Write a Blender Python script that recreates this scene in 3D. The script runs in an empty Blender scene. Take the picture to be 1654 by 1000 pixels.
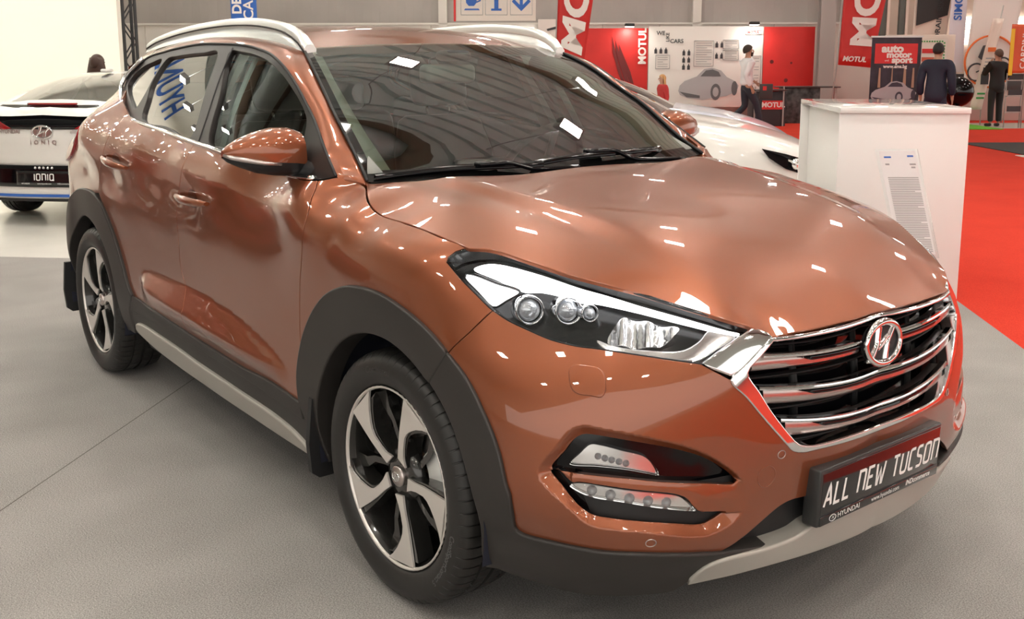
import bpy, math, random
import numpy as np
from mathutils import Vector, Matrix
from mathutils.geometry import delaunay_2d_cdt
random.seed(7); rng = np.random.default_rng(7)
SC = bpy.context.scene; COL = SC.collection
PI = math.pi

# ---------------------------------------------------------------- camera, world, exposure
cam = bpy.data.cameras.new('camera'); camo = bpy.data.objects.new('camera', cam); COL.objects.link(camo)
_yaw, _pit, _rol = 2.4782, -.1691, -.0015
_f = Vector((math.cos(_pit)*math.cos(_yaw), math.cos(_pit)*math.sin(_yaw), math.sin(_pit)))
_r = Vector((math.sin(_yaw), -math.cos(_yaw), 0)); _u = _r.cross(_f)
_r2 = math.cos(_rol)*_r + math.sin(_rol)*_u; _u2 = -math.sin(_rol)*_r + math.cos(_rol)*_u
camo.matrix_world = Matrix(((_r2.x,_u2.x,-_f.x,2.2645),(_r2.y,_u2.y,-_f.y,-2.2553),(_r2.z,_u2.z,-_f.z,1.4668),(0,0,0,1)))
cam.sensor_width = 36; cam.lens = 36*1643.8/1654; cam.shift_y = -120/1654; cam.clip_start = .05; cam.clip_end = 200
SC.camera = camo
SC.view_settings.view_transform = 'Standard'; SC.view_settings.look = 'None'
SC.view_settings.gamma = 1; SC.view_settings.use_curve_mapping = False
SC.view_settings.exposure = .92
W = bpy.data.worlds.new('hall_air'); SC.world = W; W.use_nodes = True
W.node_tree.nodes['Background'].inputs[0].default_value = (1, .95, .88, 1)
W.node_tree.nodes['Background'].inputs[1].default_value = .95
E1 = Vector((.70,.714,0)); E2 = Vector((.714,-.70,0))       # the stand's two directions on the floor
def area(name, loc, target, w, h, power, col=(1,.95,.88)):
    l = bpy.data.lights.new(name,'AREA'); l.shape='RECTANGLE'; l.size=w; l.size_y=h; l.energy=power; l.color=col
    o = bpy.data.objects.new(name,l); COL.objects.link(o); o.location=loc
    o.rotation_euler=(Vector(target)-Vector(loc)).to_track_quat('-Z','Y').to_euler(); return o
LAMPS = 55.0            # radiance of the hall floodlights, built further down

# ---------------------------------------------------------------- helpers
def srgb(r,g,b):
    f=lambda c:(c/255/12.92) if c<=10 else ((c/255+.055)/1.055)**2.4
    return (f(r),f(g),f(b),1)
MATS={}
def mat(name, col=(.5,.5,.5,1), rough=.5, metal=0., coat=0., spec=.5, emit=0., ecol=None, noise=None, bump=None, coat_rough=.03):
    if name in MATS: return MATS[name]
    m=bpy.data.materials.new(name); m.use_nodes=True; nt=m.node_tree; b=nt.nodes['Principled BSDF']; L=nt.links.new
    b.inputs['Base Color'].default_value=col; b.inputs['Roughness'].default_value=rough; b.inputs['Metallic'].default_value=metal
    b.inputs['Coat Weight'].default_value=coat; b.inputs['Coat Roughness'].default_value=coat_rough; b.inputs['Specular IOR Level'].default_value=spec
    if emit: b.inputs['Emission Color'].default_value=ecol or col; b.inputs['Emission Strength'].default_value=emit
    if noise or bump:
        tc=nt.nodes.new('ShaderNodeTexCoord')
    if noise:     # (scale, amount, detail)
        n=nt.nodes.new('ShaderNodeTexNoise'); n.inputs['Scale'].default_value=noise[0]; n.inputs['Detail'].default_value=noise[2] if len(noise)>2 else 4
        L(tc.outputs['Object'],n.inputs['Vector'])
        mx=nt.nodes.new('ShaderNodeMixRGB'); mx.blend_type='MULTIPLY'; mx.inputs[0].default_value=1; mx.inputs[1].default_value=col
        cr=nt.nodes.new('ShaderNodeValToRGB'); a=noise[1]
        cr.color_ramp.elements[0].position=.3; cr.color_ramp.elements[1].position=.7
        cr.color_ramp.elements[0].color=(1-a,1-a,1-a,1); cr.color_ramp.elements[1].color=(1+a,1+a,1+a,1)
        L(n.outputs['Fac'],cr.inputs[0]); L(cr.outputs[0],mx.inputs[2]); L(mx.outputs[0],b.inputs['Base Color'])
    if bump:      # (scale, strength)
        n=nt.nodes.new('ShaderNodeTexNoise'); n.inputs['Scale'].default_value=bump[0]; n.inputs['Detail'].default_value=3
        L(tc.outputs['Object'],n.inputs['Vector'])
        bp=nt.nodes.new('ShaderNodeBump'); bp.inputs['Strength'].default_value=bump[1]; bp.inputs['Distance'].default_value=.002
        L(n.outputs['Fac'],bp.inputs['Height']); L(bp.outputs[0],b.inputs['Normal'])
    MATS[name]=m; return m
def glass(name, tint, ior=1.5, boost=1.0):
    """thin pane: tinted see-through with a fresnel reflection"""
    if name in MATS: return MATS[name]
    m=bpy.data.materials.new(name); m.use_nodes=True; nt=m.node_tree; nt.nodes.clear(); L=nt.links.new
    o=nt.nodes.new('ShaderNodeOutputMaterial'); t=nt.nodes.new('ShaderNodeBsdfTransparent'); t.inputs[0].default_value=tint
    g=nt.nodes.new('ShaderNodeBsdfGlossy'); g.inputs['Roughness'].default_value=.004; g.inputs[0].default_value=(1,1,1,1)
    f=nt.nodes.new('ShaderNodeFresnel'); f.inputs[0].default_value=ior
    mu=nt.nodes.new('ShaderNodeMath'); mu.operation='MULTIPLY'; mu.inputs[1].default_value=boost; mu.use_clamp=True
    x=nt.nodes.new('ShaderNodeMixShader'); L(f.outputs[0],mu.inputs[0]); L(mu.outputs[0],x.inputs[0]); L(t.outputs[0],x.inputs[1]); L(g.outputs[0],x.inputs[2]); L(x.outputs[0],o.inputs[0])
    MATS[name]=m; return m
def link(name, me, m=None, parent=None):
    o=bpy.data.objects.new(name,me); COL.objects.link(o)
    if m is not None:
        if isinstance(m,(list,tuple)):
            for k in m: me.materials.append(k)
        else: me.materials.append(m)
    if parent is not None: o.parent=parent
    return o
def tag(o, label=None, cat=None, group=None, kind=None):
    for k,v in (('label',label),('category',cat),('group',group),('kind',kind)):
        if v: o[k]=v
    return o
def empty(name, loc=(0,0,0), rz=0., label=None, cat=None, group=None):
    o=bpy.data.objects.new(name,None); COL.objects.link(o); o.location=loc; o.rotation_euler=(0,0,rz); o.empty_display_size=.1
    return tag(o,label,cat,group)
class MB:
    """collects faces into one mesh"""
    def __init__(s): s.v=[]; s.f=[]; s.m=[]; s.sm=[]
    def add(s, v, f, mi=0, smooth=False):
        o=len(s.v); s.v+= [tuple(map(float,p)) for p in v]; s.f+=[tuple(int(i)+o for i in q) for q in f]; s.m+=[mi]*len(f); s.sm+=[smooth]*len(f); return s
    def box(s, x0,x1,y0,y1,z0,z1, mi=0, M=None):
        v=[(x,y,z) for z in (z0,z1) for x,y in ((x0,y0),(x1,y0),(x1,y1),(x0,y1))]
        if M is not None: v=[M@Vector(p) for p in v]
        return s.add(v,[(3,2,1,0),(4,5,6,7),(0,1,5,4),(1,2,6,5),(2,3,7,6),(3,0,4,7)],mi)
    def bbox(s, x0,x1,y0,y1,z0,z1, b=.01, mi=0, M=None, seg=2):
        """box with rounded edges: superellipsoid-free, made of a rounded profile in all directions"""
        import bmesh
        bm=bmesh.new(); bmesh.ops.create_cube(bm,size=1)
        for q in bm.verts: q.co=Vector(((x0+x1)/2+q.co.x*(x1-x0),(y0+y1)/2+q.co.y*(y1-y0),(z0+z1)/2+q.co.z*(z1-z0)))
        b=min(b,.49*min(abs(x1-x0),abs(y1-y0),abs(z1-z0)))
        bmesh.ops.bevel(bm,geom=list(bm.edges),offset=b,segments=seg,profile=.5,affect='EDGES')
        bm.verts.index_update(); v=[(M@q.co if M is not None else q.co) for q in bm.verts]; f=[[w.index for w in p.verts] for p in bm.faces]; bm.free()
        return s.add(v,f,mi,True)
    def tube(s, pts, r, n=8, mi=0, caps=True, closed=False):
        P=[Vector(p) for p in pts]; R=r if isinstance(r,(list,tuple,np.ndarray)) else [r]*len(P); k=len(P); V=[];F=[]
        up=None
        for i,p in enumerate(P):
            a=P[(i-1)%k] if (i>0 or closed) else P[i]; b=P[(i+1)%k] if (i<k-1 or closed) else P[i]
            t=(b-a).normalized()
            if up is None:
                up=Vector((0,0,1)) if abs(t.z)<.9 else Vector((1,0,0))
            x=up.cross(t).normalized() if up.cross(t).length>1e-5 else t.orthogonal().normalized(); up=t.cross(x).normalized()
            for j in range(n):
                c=2*PI*j/n; V.append(p+R[i]*(math.cos(c)*x+math.sin(c)*up))
        for i in range(k if closed else k-1):
            for j in range(n):
                a=i*n+j; b=i*n+(j+1)%n; i2=(i+1)%k; F.append((a,b,i2*n+(j+1)%n,i2*n+j))
        if caps and not closed: F+= [tuple(range(n))[::-1], tuple((k-1)*n+j for j in range(n))]
        return s.add(V,F,mi,True)
    def lathe(s, prof, n=48, axis='y', mi=0, c=(0,0,0), a0=0, a1=2*PI):
        """prof: (radius, along)"""
        full=abs(a1-a0-2*PI)<1e-6; m=n if full else n+1; V=[];F=[]
        for i in range(m):
            a=a0+(a1-a0)*i/n; ca,sa=math.cos(a),math.sin(a)
            for r,h in prof:
                V.append({'y':(r*ca,h,r*sa),'z':(r*ca,r*sa,h),'x':(h,r*ca,r*sa)}[axis])
        V=[(p[0]+c[0],p[1]+c[1],p[2]+c[2]) for p in V]; k=len(prof)
        for i in range(n):
            j=(i+1)%m
            for q in range(k-1): F.append((i*k+q,i*k+q+1,j*k+q+1,j*k+q))
        return s.add(V,F,mi,True)
    def grid(s, G, mi=0, smooth=True, flip=False, closed_u=False):
        """G[i][j] points"""
        a=len(G); b=len(G[0]); V=[p for r in G for p in r]; F=[]
        for i in range(a if closed_u else a-1):
            i2=(i+1)%a
            for j in range(b-1):
                q=(i*b+j,i2*b+j,i2*b+j+1,i*b+j+1); F.append(q[::-1] if flip else q)
        return s.add(V,F,mi,smooth)
    def prism(s, poly, fn, t0, t1, mi=0, smooth=False):
        """poly: 2-D outline, fn(a,b,t)->3-D"""
        n=len(poly); V=[fn(a,b,t0) for a,b in poly]+[fn(a,b,t1) for a,b in poly]
        F=[tuple(range(n))[::-1],tuple(range(n,2*n))]+[(i,(i+1)%n,n+(i+1)%n,n+i) for i in range(n)]
        return s.add(V,F,mi,smooth)
    def mirror_y(s):
        o=MB(); o.add([(x,-y,z) for x,y,z in s.v],[]); o.f=[q[::-1] for q in s.f]; o.m=list(s.m); o.sm=list(s.sm); return o
    def me(s, name='mesh'):
        me=bpy.data.meshes.new(name); me.from_pydata(s.v,[],s.f)
        me.polygons.foreach_set('material_index',s.m); me.polygons.foreach_set('use_smooth',s.sm); me.update()
        import bmesh
        return me
    def build(s, name, m, parent=None, fix=True, angle=None):
        me=s.me(name)
        if fix:
            import bmesh
            bm=bmesh.new(); bm.from_mesh(me); bmesh.ops.recalc_face_normals(bm,faces=bm.faces); bm.to_mesh(me); bm.free()
        if angle is not None: me.set_sharp_from_angle(angle=math.radians(angle))
        return link(name,me,m,parent)
def catmull(P, step=.012, closed=False):
    P=np.asarray(P,float)
    if len(P)==2 and not closed:
        n=max(1,int(np.linalg.norm(P[1]-P[0])/step)); t=np.linspace(0,1,n+1)[:,None]; return P[0]*(1-t)+P[1]*t
    n=len(P); out=[]
    segs=n if closed else n-1
    for i in range(segs):
        p1,p2=P[i],P[(i+1)%n]
        p0=P[(i-1)%n] if (closed or i>0) else 2*p1-p2; p3=P[(i+2)%n] if (closed or i<n-2) else 2*p2-p1
        d0,d1,d2=[max(np.linalg.norm(b-a),1e-6)**.5 for a,b in ((p0,p1),(p1,p2),(p2,p3))]
        m1=(p1-p0)/d0-(p2-p0)/(d0+d1)+(p2-p1)/d1; m2=(p2-p1)/d1-(p3-p1)/(d1+d2)+(p3-p2)/d2
        m1*=d1; m2*=d1
        k=max(1,int(np.linalg.norm(p2-p1)/step))
        for t in np.arange(k)/k:
            out.append((2*t**3-3*t*t+1)*p1+(t**3-2*t*t+t)*m1+(-2*t**3+3*t*t)*p2+(t**3-t*t)*m2)
    if not closed: out.append(P[-1])
    return np.array(out)
def text_mesh(txt, size=1., extrude=0., shear=0., space=1., bold=0., align='CENTER'):
    cu=bpy.data.curves.new('lettering','FONT'); cu.body=txt; cu.size=size; cu.extrude=extrude; cu.shear=shear; cu.space_character=space; cu.offset=bold; cu.align_x=align; cu.align_y='CENTER'; cu.resolution_u=4
    o=bpy.data.objects.new('lettering',cu); COL.objects.link(o)
    me=bpy.data.meshes.new_from_object(o.evaluated_get(bpy.context.evaluated_depsgraph_get()))
    bpy.data.objects.remove(o); bpy.data.curves.remove(cu); return me
def text_on(name, txt, m, parent, fn, size=1., shear=0., space=1., bold=0., align='CENTER', stretch=(1,1)):
    """lettering laid on a surface: fn(a,b) -> 3-D point"""
    me=text_mesh(txt,size,0,shear,space,bold,align)
    for v in me.vertices: v.co=fn(v.co.x*stretch[0],v.co.y*stretch[1])
    me.update(); return link(name,me,m,parent)
# ---------------------------------------------------------------- body surfaces
# Car frame: x forward from the front axle, y to the car's left, z up (metres).
class Band:
    """Side + bumpers: offset d(s,z) from a plan curve (straight side, elliptical front and rear corners)."""
    def __init__(self, pts, lam=2e-5):
        self._plan()
        P=np.array(pts,float); s,d=self.to_sd(P[:,:2])
        self.X=np.stack([s,P[:,2]],1); self.lam=lam
        self.w=self._fit(self.X,d,lam)
    def _plan(self):
        t=np.linspace(0,np.pi/2,400)
        fr=np.stack([.10+.70*np.sin(t),-.80*np.cos(t)],1)
        re=np.stack([-2.95-.47*np.sin(t),-.80*np.cos(t)],1)[::-1]
        st=np.stack([np.linspace(-2.95,.10,300),-.80*np.ones(300)],1)
        c=np.concatenate([re,st[1:-1],fr]); L=np.concatenate([[0],np.cumsum(np.hypot(*np.diff(c,axis=0).T))])
        i0=np.argmin(abs(c[:,0]-.10)+(c[:,1]+.8)*50); self.ps=L-L[i0]; self.pc=c
        g=np.gradient(c,axis=0); n=np.stack([g[:,1],-g[:,0]],1); n/=np.linalg.norm(n,axis=1)[:,None]; self.pn=n
        self.smax=self.ps[-1]; self.smin=self.ps[0]
    def base(self,s):
        f=lambda a:np.interp(s,self.ps,a)
        n=np.stack([f(self.pn[:,0]),f(self.pn[:,1])],-1); n/=np.linalg.norm(n,axis=-1)[...,None]
        return np.stack([f(self.pc[:,0]),f(self.pc[:,1])],-1),n
    def to_sd(self,XY):
        XY=np.atleast_2d(XY); D=((XY[:,None]-self.pc[None])**2).sum(2); i=np.clip(D.argmin(1),1,len(self.pc)-2)
        best=None
        for k in (-1,0):
            a=self.pc[i+k]; b=self.pc[i+k+1]; u=np.clip(((XY-a)*(b-a)).sum(1)/((b-a)**2).sum(1),0,1)
            q=a+u[:,None]*(b-a); n=self.pn[i+k]*(1-u)[:,None]+self.pn[i+k+1]*u[:,None]
            r=(self.ps[i+k]*(1-u)+self.ps[i+k+1]*u, ((XY-q)*n).sum(1), ((XY-q)**2).sum(1))
            best=r if best is None else tuple(np.where(r[2]<best[2],r[j],best[j]) for j in range(3))
        return best[0],best[1]
    @staticmethod
    def _k(A,B):
        r2=((A[:,None,0]-B[None,:,0])*1.0)**2+((A[:,None,1]-B[None,:,1])*1.6)**2
        return r2*np.log(r2+1e-12)*.5
    def _fit(self,X,d,lam):
        n=len(X); K=self._k(X,X)+lam*np.eye(n); Q=np.c_[np.ones(n),X]
        M=np.block([[K,Q],[Q.T,np.zeros((3,3))]]); return np.linalg.solve(M,np.r_[d,0,0,0])
    def extra(self,s,z):
        return side_extra(s+.10,z)
    def d(self,s,z):
        s=np.asarray(s,float).ravel(); z=np.asarray(z,float).ravel(); o=np.empty(len(s))
        for i in range(0,len(s),4000):
            q=np.stack([s[i:i+4000],z[i:i+4000]],1)
            o[i:i+4000]=self._k(q,self.X)@self.w[:-3]+self.w[-3]+q@self.w[-2:]
        return o+self.extra(s,z)
    def P(self,s,z,off=0.):
        s=np.asarray(s,float).ravel(); z=np.asarray(z,float).ravel()
        b,n=self.base(s); d=self.d(s,z)[:,None]
        p=np.c_[b+d*n,z]
        if np.any(off): p=p+np.asarray(off).reshape(-1,1)*self.N(s,z)
        return p
    def N(self,s,z,e=1.5e-3):
        a=self.P(s+e,z)-self.P(s-e,z); b=self.P(s,z+e)-self.P(s,z-e)
        n=np.cross(a,b); return n/np.linalg.norm(n,axis=1)[:,None]
    def inv(self,P):
        P=np.atleast_2d(P); s,d=self.to_sd(P[:,:2]); return s,P[:,2],d
    def g(self,P):
        s,z,d=self.inv(P); return d-self.d(s,z)

def smooth(x,X,Y):
    """smooth curve through the points (cubic, no overshoot)"""
    X=np.asarray(X,float); Y=np.asarray(Y,float); h=np.diff(X); d=np.diff(Y)/h; m=np.zeros(len(X)); m[0],m[-1]=d[0],d[-1]
    k=d[:-1]*d[1:]>0; m[1:-1][k]=(2*d[:-1]*d[1:]/(d[:-1]+d[1:]+1e-12))[k]
    x=np.clip(np.asarray(x,float),X[0],X[-1]); i=np.clip(np.searchsorted(X,x)-1,0,len(h)-1); t=(x-X[i])/h[i]
    return (2*t**3-3*t*t+1)*Y[i]+(t**3-2*t*t+t)*h[i]*m[i]+(-2*t**3+3*t*t)*Y[i+1]+(t**3-t*t)*h[i]*m[i+1]
def sstep(t): t=np.clip(t,0,1); return t*t*(3-2*t)
CX=[-3.0,-2.45,-2.04,-1.416,-.833,-.3]; CZ=[1.20,1.17,1.14,1.075,1.035,1.02]            # shoulder crease
KX=[-2.0,-1.95,-1.8,-1.41,-1.05,-.80,-.66,-.60]                                       # kick-out: upper and lower fold
KU=[.575,.60,.618,.625,.605,.565,.53,.505]; KL=[.57,.565,.545,.535,.520,.510,.505,.503]
def side_extra(x,z):
    """Character lines of the side: shoulder crease over the handles, kick-out low on the doors."""
    x=np.asarray(x,float); z=np.asarray(z,float)
    # shoulder crease: ridge line rising to the rear
    zc=smooth(x,CX,CZ)
    amp=.008*sstep((x+2.75)/.3)*(1-sstep((x+1.0)/.6))
    e=amp*np.exp(-np.abs(z-zc)/.05)
    # kick-out
    zu=smooth(x,KX,KU)
    zl=smooth(x,KX,KL)
    w=np.maximum(zu-zl,.004); h=.42*(zu-zl)*sstep((x+2.02)/.15)*(1-sstep((x+.68)/.10))
    e=e+h*np.clip((zu-z)/w,0,1)*sstep((z-.43)/np.maximum(zl-.43,.02))
    return e

class Glasshouse:
    """y = f(x,z): side windows with tumblehome."""
    def y(self,x,z):
        t=z-1.12; return -(-.055*sstep((x+1.06)/.42)+.876-np.where(x>-1.25,.035,.025)*(x+1.25)**2-.45*t-.35*t*t)
    def P(self,x,z,off=0.):
        x=np.asarray(x,float).ravel(); z=np.asarray(z,float).ravel()
        p=np.stack([x,self.y(x,z),z],1)
        if np.any(off): p=p+np.asarray(off).reshape(-1,1)*self.N(x,z)
        return p
    def N(self,x,z,e=1e-3):
        x=np.asarray(x,float).ravel(); z=np.asarray(z,float).ravel()
        yx=(self.y(x+e,z)-self.y(x-e,z))/2/e; yz=(self.y(x,z+e)-self.y(x,z-e))/2/e
        n=np.stack([yx,-np.ones(len(x)),yz],1); return n/np.linalg.norm(n,axis=1)[:,None]
    def inv(self,P): P=np.atleast_2d(P); return P[:,0],P[:,2],P[:,1]
    def g(self,P): P=np.atleast_2d(P); return self.y(P[:,0],P[:,2])-P[:,1]
def rows_front():
    R={ .20:[(.84,0),(.805,.33),(.71,.55),(.60,.69),(.45,.79),(.30,.83)],
        .28:[(.866,0),(.835,.33),(.75,.56),(.65,.73),(.48,.845),(.30,.885)],
        .36:[(.868,0),(.845,.35),(.79,.58),(.70,.735),(.58,.815),(.47,.865),(.30,.90)],
        .45:[(.868,0),(.85,.36),(.80,.58),(.71,.75),(.56,.86),(.42,.905)],
        .55:[(.875,0),(.855,.36),(.79,.57),(.695,.742),(.55,.86),(.40,.912)],
        .65:[(.868,0),(.848,.36),(.778,.572),(.672,.738),(.53,.85),(.38,.905)],
        .75:[(.852,0),(.834,.37),(.76,.56),(.64,.72),(.48,.83),(.32,.895)],
        .835:[(.838,0),(.814,.385),(.715,.55),(.59,.69),(.42,.80),(.25,.875)],
        .90:[(.79,.0),(.755,.42),(.63,.58),(.50,.69),(.35,.79),(.15,.885)],
        .95:[(.66,.5),(.53,.61),(.41,.70),(.28,.78)]}
    return [(x,-y,z) for z,l in R.items() for x,y in l]
def rows_side():
    o=[]
    prof=[(.24,.850),(.30,.872),(.37,.893),(.43,.902),(.52,.903),(.62,.902),(.75,.903),(.88,.910),(.97,.908)]
    for x in (-2.6,-2.2,-1.8,-1.4,-1.0,-.6,-.3,0.,.2):
        ends=-.012*max(0,-(x+2.2))/.4
        for z,y in prof:
            if x>-.2 and z>.85: continue
            fl=.012*np.exp(-((x)/.45)**2)*np.exp(-((z-.6)/.3)**2)+.014*np.exp(-((x+2.67)/.5)**2)*np.exp(-((z-.65)/.35)**2)
            o.append((x,-(y+ends+fl),z))
    # shoulder and belt: the belt follows the window surface, a further row continues under it
    for x,zc,zb in [(-2.6,1.18,1.30),(-2.2,1.15,1.245),(-1.9,1.125,1.214),(-1.4,1.07,1.175),(-1.0,1.045,1.148),(-.6,1.03,1.122),(-.42,1.025,1.112)]:
        yb=-float(Glasshouse().y(x,zb))+.006
        o.append((x,-.905,zc)); o.append((x,-(.5*(.905+yb)+.010),.5*(zc+zb))); o.append((x,-yb,zb)); o.append((x,float(Glasshouse().y(x,zb+.05))+.006,zb+.05))
    # front wing: rolls over to the bonnet edge
    for x,zr,zt,yt in [(-.286,.965,1.078,.781),(-.235,.96,1.059,.8013),(-.184,.95,1.0392,.8046),(-.0635,.94,1.030,.8049),(.0488,.93,1.0208,.8009),(.1416,.905,1.009,.7978)]:
        ye=.905-.02*max(0,x)/.16
        o+=[(x,-yt-.001,zt),(x,-(yt+.40*(ye-yt)),zt-.22*(zt-zr)),(x,-(yt+.72*(ye-yt)),zt-.50*(zt-zr)),(x,-ye,zr)]
    o+=[(-.377,-.735,1.106)]
    return o
def rows_rear():
    R={ .25:[(-2.95,.80),(-3.2,.70),(-3.40,.4),(-3.45,0)],
        .45:[(-2.95,.885),(-3.25,.80),(-3.45,.5),(-3.52,0)],
        .65:[(-2.95,.893),(-3.25,.82),(-3.47,.5),(-3.55,0)],
        .85:[(-2.95,.887),(-3.2,.81),(-3.41,.5),(-3.48,0)],
        1.05:[(-2.95,.872),(-3.12,.80),(-3.34,.5),(-3.42,0)],
        1.20:[(-2.72,.845),(-2.90,.76),(-3.14,.5),(-3.24,0)],
        1.36:[(-2.50,.698),(-2.70,.676),(-2.82,.60),(-3.02,.40),(-3.12,0)]}
    return [(x,-y,z) for z,l in R.items() for x,y in l]

class Hood:
    """z = g(x,y), symmetric."""
    def __init__(self,pts,lam=1e-5,ridge=True):
        if not ridge: self.ridge=lambda x,y:0*x
        P=np.array(pts,float); Q=P[P[:,1]>1e-6]*[1,-1,1]; P=np.concatenate([P,Q])
        self.X=P[:,:2]; self.w=self._fit(self.X,P[:,2]-self.ridge(P[:,0],P[:,1]),lam)
    @staticmethod
    def _k(A,B):
        r2=((A[:,None]-B[None])**2).sum(2); return r2*np.log(r2+1e-12)*.5
    _fit=Band._fit
    @staticmethod
    def ridge(x,y):
        yr=np.interp(x,[-.4,.2,.75],[.60,.50,.40])
        a=.016*sstep((.72-x)/.5)*sstep((x+.40)/.25)
        return a*(1-sstep((np.abs(y)-yr+.05)/.10))
    def z(self,x,y):
        x=np.asarray(x,float).ravel(); y=np.asarray(y,float).ravel(); q=np.stack([x,y],1)
        o=np.empty(len(x))
        for i in range(0,len(x),4000):
            p=q[i:i+4000]; o[i:i+4000]=self._k(p,self.X)@self.w[:-3]+self.w[-3]+p@self.w[-2:]
        return o+self.ridge(x,y)
    def P(self,x,y,off=0.):
        x=np.asarray(x,float).ravel(); y=np.asarray(y,float).ravel()
        p=np.stack([x,y,self.z(x,y)],1)
        if np.any(off): p=p+np.asarray(off).reshape(-1,1)*self.N(x,y)
        return p
    def N(self,x,y,e=1.5e-3):
        x=np.asarray(x,float).ravel(); y=np.asarray(y,float).ravel()
        zx=(self.z(x+e,y)-self.z(x-e,y))/2/e; zy=(self.z(x,y+e)-self.z(x,y-e))/2/e
        n=np.stack([-zx,-zy,np.ones(len(x))],1); return n/np.linalg.norm(n,axis=1)[:,None]
    def inv(self,P): P=np.atleast_2d(P); return P[:,0],P[:,1],P[:,2]
    def g(self,P): P=np.atleast_2d(P); return P[:,2]-self.z(P[:,0],P[:,1])
HOODPTS=[(-.245,.80,1.063),(-.19,.80,1.042),(-.05,.80,1.031),(.05,.80,1.021),(.215,.79,.998),(.30,.76,.988),(.399,.72,.971),(.49,.67,.951),(.567,.62,.930),(.69,.52,.895),(.79,.42,.858),(.814,.385,.836),(.83,.2,.836),(.838,0,.836),
 (-.32,0,1.126),(-.2,0,1.120),(-.18,.32,1.113),(0,0,1.103),(.3,0,1.052),(.5,0,1.005),(.65,0,.953),(.76,0,.895),(.81,0,.860),
 (-.36,.45,1.117),(0,.45,1.097),(.25,.45,1.062),(.46,.45,1.010),(.60,.42,.958),(.72,.35,.904),(.79,.30,.862),
 (-.39,.72,1.100),(-.25,.70,1.092),(0,.68,1.068),(.2,.65,1.040),(.4,.60,.998),(.55,.52,.960),
 (-.45,0,1.135),(-.48,.4,1.125),(-.45,.73,1.11)]
BAND=Band(rows_front()+rows_side()+rows_rear()); HOOD=Hood(HOODPTS); GH=Glasshouse()
ROOF=Hood([(-1.062,.569,1.495),(-1.03,.3,1.510),(-1.01,0,1.516),(-1.22,.555,1.525),(-1.45,.555,1.548),(-1.70,.555,1.556),(-1.9,.553,1.555),(-2.25,.548,1.540),(-2.55,.54,1.515),(-2.85,.53,1.480),(-3.05,.5,1.445),
 (-1.2,0,1.562),(-1.5,0,1.594),(-1.9,0,1.600),(-2.3,0,1.585),(-2.7,0,1.545),(-3.08,0,1.480),(-1.3,.35,1.562),(-1.9,.35,1.587),(-2.5,.35,1.555)],ridge=False)
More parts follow.
